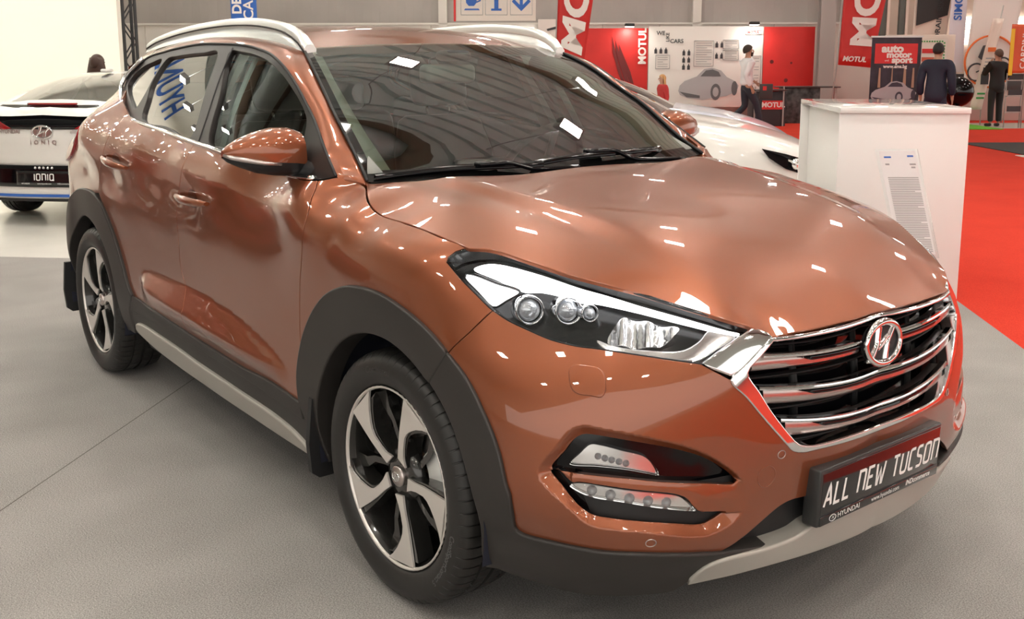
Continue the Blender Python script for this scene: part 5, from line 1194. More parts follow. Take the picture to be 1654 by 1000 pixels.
for dx,dy in ((-.1,-.1),(.1,-.1),(.1,.1),(-.1,.1)): MB().tube([(dx,dy,0),(dx,dy,4.6)],.028,8).build('truss_chord',TRM,tr)
mb=MB()
for k in range(14):
    z=.2+k*.32; s=(-1)**k; mb.tube([(-.1*s,-.1,z),(.1*s,-.1,z+.32)],.012,6); mb.tube([(.1,-.1*s,z),(.1,.1*s,z+.32)],.012,6); mb.tube([(-.1,-.1*s,z),(-.1,.1*s,z+.32)],.012,6)
mb.build('truss_lattice',TRM,tr); MB().bbox(-.25,.25,-.25,.25,0,.03,.01).build('base_plate',TRM,tr)
# ---------------------------------------------------------------- flags, posters, signs
def up_text(name,txt,m,parent,a,b,z,size,rot=0.,shear=0.,bold=0.,stretch=(1,1),space=1.):
    """lettering facing the stand at hall position (a,b,z); rot turns it in its own plane"""
    c,s=math.cos(rot),math.sin(rot)
    return text_on(name,txt,m,parent,lambda x,y:H(a,b+x*c-y*s,z+x*s+y*c),size=size,shear=shear,bold=bold,stretch=stretch,space=space)
MRED=mat('red_banner_cloth',(.62,.022,.018,1),.55,noise=(2,.08)); PRW=mat('poster_white',(.80,.76,.72,1),.6); PRK=mat('poster_dark_print',(.05,.05,.055,1),.6); PRG=mat('poster_grey_print',(.36,.35,.35,1),.6)
LRED=mat('label_red',(.70,.03,.03,1),.5); OFFW=mat('banner_lettering',(.86,.80,.76,1),.6)
def flag(name,a,quad,m,label,wave=.05):
    """hanging cloth: quad = four (b,z): top-left, top-right, bottom-right, bottom-left"""
    r=empty(name,(0,0,0),0,label,'flag'); (b0,z0),(b1,z1),(b2,z2),(b3,z3)=quad; G=[]
    for i in range(13):
        u=i/12; row=[]
        for j in range(17):
            v=j/16; b=(b0*(1-u)+b1*u)*(1-v)+(b3*(1-u)+b2*u)*v; z=(z0*(1-u)+z1*u)*(1-v)+(z3*(1-u)+z2*u)*v; row.append(tuple(H(a+wave*math.sin(u*5+v*2),b,z)))
        G.append(row)
    c=MB().grid(G).build('flag_cloth',m,r); sol=c.modifiers.new('thick','SOLIDIFY'); sol.thickness=.004
    return r
def warped_text(txt,m,parent,a,quad,size,bold=0.,u0=.5,v0=.5,rot=PI/2,stretch=(1,1)):
    (b0,z0),(b1,z1),(b2,z2),(b3,z3)=quad
    def fn(x,y):
        c,s=math.cos(rot),math.sin(rot); bx,zz=x*c-y*s,x*s+y*c
        v=v0-zz/abs(z0-z3); u=u0+bx/abs(b1-b0); b=(b0*(1-u)+b1*u)*(1-v)+(b3*(1-u)+b2*u)*v; z=(z0*(1-u)+z1*u)*(1-v)+(z3*(1-u)+z2*u)*v; return H(a,b,z)
    return text_on('lettering',txt,m,parent,fn,size=size,bold=bold,stretch=stretch)
q1=[(.60,4.5),(1.62,4.5),(1.07,1.42),(.50,1.62)]; q1=[(.62,4.6),(1.52,4.6),(1.07,1.40),(.51,1.66)]
fl=flag('flag',17.8,q1,MRED,'tall red flag hanging behind the windscreen pillar, nearer the middle of the hall'); MB().tube([tuple(H(17.85,.60,5.0)),tuple(H(17.85,.5,1.4)),tuple(H(17.85,.45,0))],.015,6).build('flag_pole',STEEL,fl)
warped_text('MOTUL',OFFW,fl,17.72,q1,.85,.035,.56,.47,PI/2,(1.0,1.0))
q2=[(6.37,4.4),(7.40,4.4),(6.93,1.33),(6.26,1.39)]
fl=flag('flag',17.8,q2,MRED,'tall red flag with a small name along its lower edge beside the grey column'); MB().tube([tuple(H(17.85,6.36,5.0)),tuple(H(17.85,6.24,1.4)),tuple(H(17.85,6.10,0))],.015,6).build('flag_pole',STEEL,fl)
warped_text('MOTUL',OFFW,fl,17.72,q2,.85,.035,.57,.44,PI/2,(.9,1.0)); up_text('lettering','MOTUL',OFFW,fl,17.71,6.54,1.50,.14,-.05,.2,.005)
# poster wall
def board(name,a,b0,b1,z0,z1,m,label,cat,t=.03):
    r=empty(name,(0,0,0),0,label,cat); hbox('panel',a,a+t,b0,b1,z0,z1,m,r,bev=.006); return r
pw=board('poster',23.3,1.45,3.10,.30,2.30,MRED,'red poster panel with a dark splash left of the white car poster','poster')
up_text('lettering','MOTUL',OFFW,pw,23.28,2.96,1.85,.27,PI/2,0,.01)
mb=MB()
for k in range(3): mb.prism([(2.18+.09*k,2.1-.1*k),(2.26+.10*k,1.75-.05*k),(2.42+.12*k,1.2),(2.60+.10*k,.72),(2.52+.1*k,.70),(2.34+.1*k,1.2),(2.2+.08*k,1.7)],lambda b,z,t:tuple(H(23.285+t,b,z)),0,.008)
mb.build('splash_print',mat('dark_red_print',(.16,.012,.012,1),.5),pw)
pc=board('poster',23.3,3.12,6.04,.30,2.34,PRW,'white poster panel with a grey sports car drawing and text blocks','poster')
up_text('lettering','WE',PRK,pc,23.28,3.42,2.17,.14,0,0,.003); up_text('lettering','LIKE',PRK,pc,23.28,3.60,2.07,.12,PI/2,0,.003); up_text('lettering','CARS',PRK,pc,23.28,3.83,1.97,.14,0,0,.003)
def frame(parent,b0,b1,z0,z1,lines,a=23.285):
    mb=MB(); 
    for p,q in (((b0,z0),(b1,z0)),((b1,z0),(b1,z1)),((b1,z1),(b0,z1)),((b0,z1),(b0,z0))): mb.tube([tuple(H(a,*p)),tuple(H(a,*q))],.008,4)
    for k in range(lines):
        z=z1-(k+1)*(z1-z0)/(lines+1); mb.box(a-.003,a+.003,b0+.05,b1-.05-.12*(k%3==2),z-.007,z+.007,M=Matrix(((Fd.x,Rd.x,0,0),(Fd.y,Rd.y,0,0),(0,0,1,0),(0,0,0,1))))
    mb.build('text_block',PRG,parent)
frame(pc,3.30,3.66,1.28,1.62,5); frame(pc,4.28,4.78,1.34,1.98,10); frame(pc,5.02,5.42,1.78,2.0,4); frame(pc,5.02,5.42,1.50,1.74,5); frame(pc,5.78,6.0,.9,1.6,9); frame(pc,5.58,5.98,2.14,2.24,0)
up_text('lettering','MOTUL',LRED,pc,23.28,5.78,2.19,.09,0,0,.003)
for b,z,k in ((3.3,1.73,3),(4.02,1.68,2),(4.02,1.5,2),(4.02,1.32,2),(4.86,1.88,2),(4.86,1.6,2)):
    mb=MB()
    for i in range(k): c=b+i*.13; mb.prism([(c-.035,z-.07),(c+.035,z-.07),(c+.035,z+.03),(c+.012,z+.05),(c+.012,z+.08),(c-.012,z+.08),(c-.012,z+.05),(c-.035,z+.03)],lambda bb,zz,t:tuple(H(23.29+t,bb,zz)),0,.006)
    mb.build('bottle_print',PRK,pc)
def car_print(parent,a,b0,z0,w,h,m1,m2,flip=1):
    """side-and-front sketch of a low sports car as a flat print"""
    f=lambda p:(b0+flip*p[0]*w,z0+p[1]*h)
    body=[(0,.30),(.03,.18),(.16,.08),(.40,.03),(.62,.10),(.80,.14),(.97,.30),(1.0,.46),(.93,.60),(.80,.72),(.70,.92),(.55,1.0),(.42,.96),(.30,.74),(.10,.60),(.02,.46)]
    MB().prism([f(p) for p in body],lambda b,z,t:tuple(H(a+t,b,z)),0,.004).build('car_print',m1,parent)
    mb=MB(); mb.prism([f(p) for p in [(.36,.74),(.45,.92),(.56,.95),(.66,.88),(.70,.74)]],lambda b,z,t:tuple(H(a+t,b,z)),-.004,0)
    for cx_,cz_,rx_,rz_ in ((.62,.27,.085,.25),(.93,.38,.05,.22)): MB().prism([f((cx_+rx_*math.cos(q),cz_+rz_*math.sin(q))) for q in np.linspace(0,2*PI,17)[:-1]],lambda b,z,t:tuple(H(a+t,b,z)),-.004,0).build('car_print_wheel',m2,parent)
    mb.build('car_print_window',m2,parent); MB().prism([f(p) for p in [(.02,.28),(.36,.16),(.36,.08),(.14,.11)]],lambda b,z,t:tuple(H(a+t,b,z)),-.004,0).build('car_print_grille',m2,parent)
    MB().prism([f((.62+.05*math.cos(q),.27+.15*math.sin(q))) for q in np.linspace(0,2*PI,13)[:-1]],lambda b,z,t:tuple(H(a+t,b,z)),-.008,-.004).build('car_print_wheel',m1,parent)
car_print(pc,23.28,3.90,.46,1.55,.84,mat('sketch_grey',(.42,.41,.42,1),.6),mat('sketch_dark',(.12,.12,.125,1),.6))
pr=board('poster',23.3,6.06,7.36,.0,2.33,MRED,'red poster panel beside the grey column, right of the man in white','poster')
mb=MB()
for b,z,r in ((6.28,1.45,.05),(6.66,.98,.05),(6.8,1.4,.03)): mb.lathe([(r,0),(r*.6,.01),(0,.012)],12,'z')
mb=MB(); 
for b,z,r in ((6.28,1.45,.05),(6.66,.98,.05),(6.78,1.42,.03)): mb.prism([(b+r*math.cos(q),z+r*math.sin(q)) for q in np.linspace(0,2*PI,13)[:-1]],lambda bb,zz,t:tuple(H(23.29+t,bb,zz)),0,.006)
mb.build('drop_print',mat('dark_red_print'),pr)
for k,(b,z) in enumerate(((2.59,2.36),(5.74,2.40))):
    sl=empty('poster_lamp',(0,0,0),0,('small clip lamp on top of the left red poster','small clip lamp on top of the white car poster')[k],'lamp')
    hbox('lamp_head',22.95,23.15,b-.12,b+.12,z-.03,z+.05,mat('black_lamp',(.02,.02,.02,1),.4),sl,bev=.02); hbox('lamp_arm',23.1,23.32,b-.015,b+.015,z-.01,z+.02,STEEL,sl)
    hbox('lamp_pane',22.97,23.13,b-.10,b+.10,z-.036,z-.031,LAMP,sl)
# counter and table in front of the posters
ct=empty('counter',(0,0,0),0,'small black counter with a red name label in front of the red poster','counter')
DK=mat('dark_counter_cloth',(.035,.035,.04,1),.6); hbox('counter_body',20.2,20.7,5.10,5.86,0.,.78,DK,ct,bev=.01); hbox('counter_top',20.15,20.75,5.05,5.90,.80,.83,mat('dark_top',(.05,.04,.04,1),.4),ct,bev=.006)
hbox('label',20.185,20.2,5.32,5.82,.38,.58,LRED,ct); up_text('lettering','MOTUL',OFFW,ct,20.18,5.57,.48,.155,0,0,.006)
for b in (5.15,5.80): hbox('counter_post',20.17,20.2,b-.015,b+.015,0,.9,STEEL,ct)
tb=empty('display_table',(0,0,0),0,'dark draped table with printed front beside the black counter','table')
hbox('table_top',21.2,21.9,6.0,7.42,.84,.87,mat('dark_top'),tb,bev=.008); hbox('table_drape',21.25,21.85,6.12,6.95,0.,.84,mat('dark_printed_drape',(.05,.05,.05,1),.6,noise=(9,.9,6)),tb,bev=.01); hbox('table_leg',21.3,21.36,7.3,7.36,0,.84,STEEL,tb)
# roll-up banner
ru=empty('roll_up_banner',(0,0,0),0,'dark roll-up banner with a red magazine title and a silver sports car','roll-up banner')
NIGHT=mat('night_street_print',(.030,.022,.035,1),.5,noise=(3.5,.6,6)); hbox('banner_sheet',15.8,15.812,6.22,7.13,.12,1.90,NIGHT,ru); hbox('banner_rail',15.785,15.825,6.20,7.15,1.89,1.92,SATIN,ru); hbox('banner_base',15.70,15.92,6.2,7.15,0,.12,SATIN,ru,bev=.02)
hbox('title_block',15.79,15.80,6.28,7.06,1.42,1.78,LRED,ru)
up_text('lettering','auto',OFFW,ru,15.785,6.60,1.685,.19,0,0,.010,(1.15,1)); up_text('lettering','motor',OFFW,ru,15.785,6.72,1.575,.15,0,0,.008,(1.15,1)); up_text('lettering','sport',OFFW,ru,15.785,6.78,1.48,.15,0,0,.008,(1.15,1)); up_text('lettering','und',OFFW,ru,15.785,6.50,1.475,.05)
up_text('lettering','www.ams.bg',OFFW,ru,15.785,6.66,1.365,.085,0,0,.003)
for b,w in ((6.36,.05),(6.6,.03),(6.82,.06),(6.98,.05)): MB().prism([(b,.98),(b+w,.98),(b+w*.8,1.34),(b+.01,1.34)],lambda bb,zz,t:tuple(H(15.79+t,bb,zz)),0,.004).build('street_print',mat('street_light_print',(.42,.25,.17,1),.5),ru)
MB().prism([(6.22,.62),(7.13,.50),(7.13,.12),(6.22,.12)],lambda bb,zz,t:tuple(H(15.79+t,bb,zz)),0,.004).build('road_print',mat('road_print',(.12,.085,.05,1),.5),ru)
car_print(ru,15.78,6.24,.70,.84,.40,mat('silver_print',(.42,.38,.40,1),.5),mat('print_dark',(.05,.04,.06,1),.5))
# hanging signs
sg=empty('direction_sign',(0,0,0),0,'white hanging sign board with blue cup, letter and arrow pictograms','sign')
hbox('sign_board',16.85,16.90,-1.46,.08,2.24,3.1,mat('sign_white',(.78,.70,.64,1),.5),sg,bev=.006); hbox('sign_edge',16.84,16.86,-1.50,-1.46,2.23,3.1,LRED,sg)
M4=Matrix(((Fd.x,Rd.x,0,0),(Fd.y,Rd.y,0,0),(0,0,1,0),(0,0,0,1)))
for b in (-1.15,-.68,-.20):
    mb=MB(); w=.21
    for p,q in (((b-w,2.35),(b+w,2.35)),((b-w,2.35),(b-w,3.0)),((b+w,2.35),(b+w,3.0))): mb.tube([tuple(H(16.845,*p)),tuple(H(16.845,*q))],.006,4)
    mb.build('pictogram_frame',mat('sign_grey_line',(.5,.5,.5,1),.5),sg)
pg=lambda poly,nm:MB().prism(poly,lambda b,z,t:tuple(H(16.838+t,b,z)),0,.01).build(nm,BLUEP,sg)
pg([(-1.27,2.80),(-1.26,2.58),(-1.21,2.52),(-1.11,2.52),(-1.06,2.58),(-1.05,2.80)],'cup_pictogram'); pg([(-1.30,2.44),(-1.00,2.44),(-1.02,2.47),(-1.28,2.47)],'saucer_pictogram')
MB().tube([tuple(H(16.84,b,z)) for b,z in ((-1.05,2.73),(-.99,2.71),(-.99,2.62),(-1.06,2.59))],.014,5).build('cup_handle_pictogram',BLUEP,sg)
pg([(-.72,2.46),(-.64,2.46),(-.64,2.9),(-.72,2.9)],'letter_pictogram'); pg([(-.78,2.43),(-.58,2.43),(-.58,2.47),(-.78,2.47)],'letter_pictogram')
pg([(-.20,2.42),(-.02,2.60),(-.06,2.65),(-.17,2.54),(-.17,2.95),(-.23,2.95),(-.23,2.54),(-.34,2.65),(-.38,2.60)],'arrow_pictogram')
for b in (-1.3,-.1): MB().tube([tuple(H(16.87,b,3.1)),tuple(H(16.87,b,9.4))],.008,5).build('sign_wire',STEEL,sg)
bb=board('hanging_banner',14.85,-5.25,-4.80,2.16,4.0,BLUEP,'blue hanging banner with white lettering above the roof rail','banner',.02)
up_text('lettering','DE',OFFW,bb,14.83,-5.13,2.42,.22,PI/2,0,.008); up_text('lettering','CAR',OFFW,bb,14.83,-4.93,2.42,.24,PI/2,0,.004); MB().tube([tuple(H(14.86,-5.25,4.0)),tuple(H(14.86,-5.2,9.5))],.008,5).build('banner_wire',STEEL,bb)
# notice sheets on the wall
nt_=board('notice_board',23.9,.30,.98,1.3,2.55,mat('pale_notice',(.74,.64,.60,1),.6),'pale notice board with a small red emblem left of the red poster','notice board')
MB().tube([tuple(H(23.885,.72+.05*math.cos(q),2.0+.05*math.sin(q))) for q in np.linspace(.3,5.6,14)],.012,5).build('emblem_print',LRED,nt_); frame(nt_,.58,.86,1.78,1.90,2,23.89); MB().prism([(.55,2.25),(.85,2.32),(.82,2.38),(.52,2.30)],lambda b,z,t:tuple(H(23.888+t,b,z)),0,.006).build('logo_print',PRK,nt_)
wn=hbox('window_1',23.98,24.04,-.22,.20,2.05,2.34,mat('frosted_pane',(.9,.92,.9,1),.3,emit=1.1)); tag(wn,kind='structure')
# far right: stands of the bicycle firms
wd=hbox('window_2',24.5,24.58,11.4,13.6,1.9,2.62,mat('blown_out_pane',(1,.93,.86,1),.3,emit=2.2,ecol=(1,.9,.8,1))); tag(wd,kind='structure')
mb=MB()
for k in range(10): z=1.95+k*.066; mb.box(24.46,24.48,11.4,13.6,z,z+.014,M=M4)
tag(mb.build('trim_3',mat('blind_slat',(.8,.65,.55,1),.6)),kind='structure')
dp=empty('display_board',(0,0,0),0,'pale display board with a green dotted border behind the man in the navy suit','display board')
hbox('board_panel',17.85,17.9,7.2,8.62,.25,1.99,mat('cream_board',(.72,.62,.53,1),.5),dp,bev=.01)
hbox('board_sheet',17.835,17.85,7.86,8.46,.45,1.90,mat('cream_sheet',(.80,.76,.68,1),.5),dp)
for k in range(22):
    z=.55+k*.06; hbox('border_dot',17.825,17.835,8.38,8.41,z,z+.03,mat('green_dot',(.05,.35,.08,1),.5),dp)
for k in range(9): hbox('border_dot',17.825,17.835,7.92+k*.052,7.95+k*.052,1.84,1.87,mat('green_dot'),dp)
for z,m_ in ((1.62,'label_red'),(1.45,'amber_reflector')): hbox('price_strip',17.825,17.835,7.95,8.2,z,z+.09,MATS[m_],dp)
for b in (7.3,8.5): hbox('board_leg',17.85,17.9,b-.02,b+.02,0,.3,STEEL,dp)
hbox('title_strip',17.83,17.85,7.3,7.42,1.40,1.72,LRED,dp)
def plain_flag(b0,b1,b2,b3,z0,z1,a,m,label,txt=None,tm=None,rot=PI/2,size=.2):
    q=[(b0,z0),(b1,z0),(b2,z1),(b3,z1)]; r=flag('flag',a,q,m,label,.03)
    MB().tube([tuple(H(a+.04,b1,z0+.3)),tuple(H(a+.04,b2,z1)),tuple(H(a+.04,b2,0))],.014,6).build('flag_pole',STEEL,r)
    if txt: warped_text(txt,tm or PRK,r,a-.06,q,size,.004,.7,.55,rot)
    return r
CREAM=mat('cream_flag_cloth',(.78,.66,.58,1),.6); BLK=mat('black_flag_cloth',(.03,.025,.025,1),.6)
r=plain_flag(9.35,10.3,10.05,9.30,4.2,1.2,21.9,CREAM,'cream flag with upright dark lettering between the posts and the bicycle flag','DRAIN BIKES',PRK,PI/2,.2); q=[(9.36,4.2),(10.3,4.2),(10.1,2.55),(9.35,2.30)]
c=MB().grid([[tuple(H(21.84,(q[0][0]*(1-u)+q[1][0]*u)*(1-v)+(q[3][0]*(1-u)+q[2][0]*u)*v,(q[0][1]*(1-u)+q[1][1]*u)*(1-v)+(q[3][1]*(1-u)+q[2][1]*u)*v)) for v in np.linspace(0,1,5)] for u in np.linspace(0,1,5)]).build('dark_field',BLK,r)
pf_=plain_flag(10.55,11.75,11.35,10.35,4.2,.72,21.3,mat('white_flag_cloth',(.80,.74,.70,1),.6),'large white flag printed with a bicycle in an orange circle')
MB().tube([tuple(H(21.22,10.92+.60*math.cos(t),1.45+.60*math.sin(t))) for t in np.linspace(0,2*PI,41)[:-1]],.025,6,closed=True).build('orange_circle',mat('orange_print',(.75,.16,.03,1),.6),pf_)
mb=MB()
for cb,cz,r_ in ((10.60,1.20,.20),(11.22,1.36,.18)): mb.tube([tuple(H(21.21,cb+r_*math.cos(t),cz+r_*math.sin(t))) for t in np.linspace(0,2*PI,25)[:-1]],.022,5,closed=True)
for p,q in (((10.60,1.20),(10.86,1.32)),((10.86,1.32),(11.12,1.62)),((11.12,1.62),(11.22,1.36)),((11.02,1.68),(11.2,1.62))): mb.tube([tuple(H(21.21,*p)),tuple(H(21.21,*q))],.016,5)
mb.prism([(10.62,1.55),(10.72,1.82),(10.92,1.86),(10.98,1.70),(10.84,1.55),(10.8,1.42)],lambda b,z,t:tuple(H(21.20+t,b,z)),0,.01); mb.build('bicycle_print',PRK,pf_)
tl=plain_flag(10.62,10.86,10.52,10.24,2.42,.35,20.6,CREAM,'narrow cream feather banner standing in front of the bicycle flag')
for z,m_,h_ in ((1.72,'orange_print',.10),(1.52,'poster_grey_print',.03),(1.44,'poster_grey_print',.03),(1.36,'poster_grey_print',.03),(1.05,'poster_dark_print',.24),(.72,'green_dot',.04),(.62,'green_dot',.04)):
    s_=(z-.35)/2.07; b=10.38*(1-s_)+10.74*s_; hbox('banner_print',20.52,20.53,b-.09,b+.09,z-h_/2,z+h_/2,MATS[m_],tl)
cd=plain_flag(10.47,10.90,10.85,10.47,2.25,1.20,19.35,mat('orange_red_cloth',(.68,.10,.03,1),.5),'orange red feather banner with upright lettering at the right edge','CARDINI',OFFW,PI/2,.19)
hbox('yellow_edge',19.31,19.32,10.45,10.53,1.15,2.15,mat('yellow_cloth',(.85,.55,.03,1),.5),cd)
rk=empty('leaflet_rack',(0,0,0),0,'wire leaflet rack with dark brochures under the orange red banner','rack')
for b in (10.52,10.86): MB().tube([tuple(H(19.5,b,0)),tuple(H(19.5,b,1.2))],.012,6).build('rack_post',STEEL,rk)
for z in (.36,.72,1.06): hbox('brochure_row',19.42,19.46,10.55,10.84,z,z+.12,PRK,rk); hbox('rack_shelf',19.42,19.55,10.52,10.86,z-.03,z-.01,STEEL,rk)
cn=empty('counter',(0,0,0),0,'dark grey low counter with pale lower panel behind the bicycle flag','counter'); hbox('counter_body',22.3,22.8,9.75,12.6,0,.75,mat('rose_grey_panel',(.50,.36,.32,1),.6),cn,bev=.01); hbox('counter_band',22.25,22.85,9.7,12.65,.75,1.15,mat('charcoal_band',(.06,.055,.055,1),.5),cn,bev=.01)
for k,b in enumerate((8.55,9.0)):
    p=empty('scaffold_post',(0,0,0),0,('dark grey upright post left of the cream flag, next to the red flag','second dark grey upright post, closest to the cream flag')[k],'post'); hbox('post_tube',22.0,22.12,b,b+.14,0,5,mat('slate_post',(.10,.11,.10,1),.5),p,bev=.02); hbox('post_edge',21.98,22.14,b+.15,b+.21,0,5,CREAM,p)
bl_=board('hanging_banner',21.5,10.02,10.40,1.2,4.2,mat('pale_lilac_banner',(.74,.70,.78,1),.6),'tall pale banner with upright blue lettering right of the cream flag','banner',.02); up_text('lettering','SIMOTO',BLUEP,bl_,21.48,10.2,2.9,.26,PI/2,0,.006)
hm=empty('helmet_display',(0,0,0),0,'glossy black helmet-like display between the navy suit and the bicycle flag','display')
G=[]
for i in range(11):
    t=PI*i/10; G.append([tuple(H(17.2+.26*math.sin(t)*math.cos(p),8.47+.30*math.sin(t)*math.sin(p),.86+.30*math.cos(t))) for p in np.linspace(0,2*PI,21)])
MB().grid(G).build('shell',BLACKG,hm); MB().tube([tuple(H(17.2,8.47,.6)),tuple(H(17.2,8.47,.02))],.03,8).build('stand',BLACKM,hm); MB().lathe([(0,.02),(.2,.02),(.2,0)],20,'z',c=tuple(H(17.2,8.47,0))).build('stand_base',BLACKM,hm)
# ---------------------------------------------------------------- podium and data sheet
WPOD=mat('white_laminate',(.80,.78,.76,1),.30); WTOP=mat('white_gloss_top',(.80,.78,.76,1),.08,coat=.6)
pd=empty('podium',(-.876,3.686,0),math.atan2(E1.y,E1.x),'white podium cube with a glossy top standing behind the brown car','podium')
w_,d_,h_=.76,1.42,1.19    # local x runs back along -E1, local y along -E2
mb=MB().bbox(-w_,0,-.02,d_,h_-.035,h_,.003); mb.build('podium_top',WTOP,pd)
MB().bbox(-w_+.0,0,-.02+.02,.02,0,h_-.035,.002).build('front_panel',WPOD,pd); MB().bbox(-.02,0,.02,d_,0,h_-.035,.002).build('side_panel',WPOD,pd); MB().bbox(-w_,-.02,d_-.02,d_,0,h_-.035,.002).build('back_panel',WPOD,pd); MB().bbox(-w_+.06,-w_+.08,.02,d_-.02,0,h_-.035,.002).build('inset_panel',WPOD,pd)
ss=empty('info_stand',(0,0,0),0,'clear stand holding a printed white data sheet in front of the podium','info stand')
ACR=glass('clear_acrylic',(.93,.95,.95,1),1.49,1.0)
def sh(b,z,t=0.): return H(1.83+.30*(1.03-z)*-.25-t,b+.235*(1.03-z),z)
TL=(1.415,1.03);
def shb(b0,b1,z0,z1,m,nm,t0,t1):
    mb=MB(); V=[tuple(sh(b,z,t)) for t in (t0,t1) for b,z in ((b0,z0),(b1,z0),(b1,z1),(b0,z1))]; mb.add(V,[(3,2,1,0),(4,5,6,7),(0,1,5,4),(1,2,6,5),(2,3,7,6),(3,0,4,7)]); return mb.build(nm,m,ss)
shb(1.405,1.615,.50,1.04,ACR,'acrylic_pane',-.006,-.002); shb(1.42,1.60,.52,1.03,mat('paper_white',(.80,.79,.79,1),.6),'paper_sheet',0,.0015)
for k in range(44):
    z=.90-k*.0085; shb(1.44,1.59-(.03 if k%9==8 else 0),z-.0022,z+.0018,PRG,'print_line',.0016,.0022)
for b,z,w in ((1.44,1.00,.035),(1.555,1.005,.03),(1.44,.965,.02),(1.56,.965,.03),(1.565,.95,.02)): shb(b,b+w,z-.004,z+.004,BLUEP if z>.99 else PRG,'print_line',.0016,.0022)
MB().tube([tuple(H(1.90,1.60,.0)),tuple(H(1.87,1.58,.55))],.012,8).build('stand_post',SATIN,ss); MB().lathe([(0,.012),(.14,.012),(.15,0)],24,'z',c=tuple(H(1.90,1.60,0))).build('stand_base',SATIN,ss)
# ---------------------------------------------------------------- other cars
WCAR=mat('white_car_paint',(.78,.77,.74,1),.30,0,.8); GL2=glass('tinted_car_glass',(.55,.60,.55,1),1.5,1.6)
ST=dict(x=[.90,.84,.68,.45,.1,-.25,-.50,-.75,-1.0,-1.25,-1.6,-2.0,-2.4,-2.75,-3.05,-3.30,-3.47,-3.56],
 w=[.30,.56,.74,.83,.89,.905,.91,.91,.91,.91,.91,.91,.905,.895,.875,.84,.79,.70],
 zl=[.34,.26,.22,.20,.20,.20,.20,.20,.20,.20,.20,.20,.20,.20,.22,.27,.31,.37],
 zb=[.50,.56,.635,.715,.81,.875,.905,.92,.93,.935,.945,.955,.965,.975,.985,.99,.975,.93],
 zt=[.54,.625,.735,.825,.915,.97,1.01,1.13,1.235,1.31,1.365,1.375,1.35,1.285,1.20,1.11,1.055,1.0],
 wr=[.15,.34,.50,.60,.66,.68,.67,.63,.60,.57,.56,.55,.535,.525,.52,.53,.56,.52])
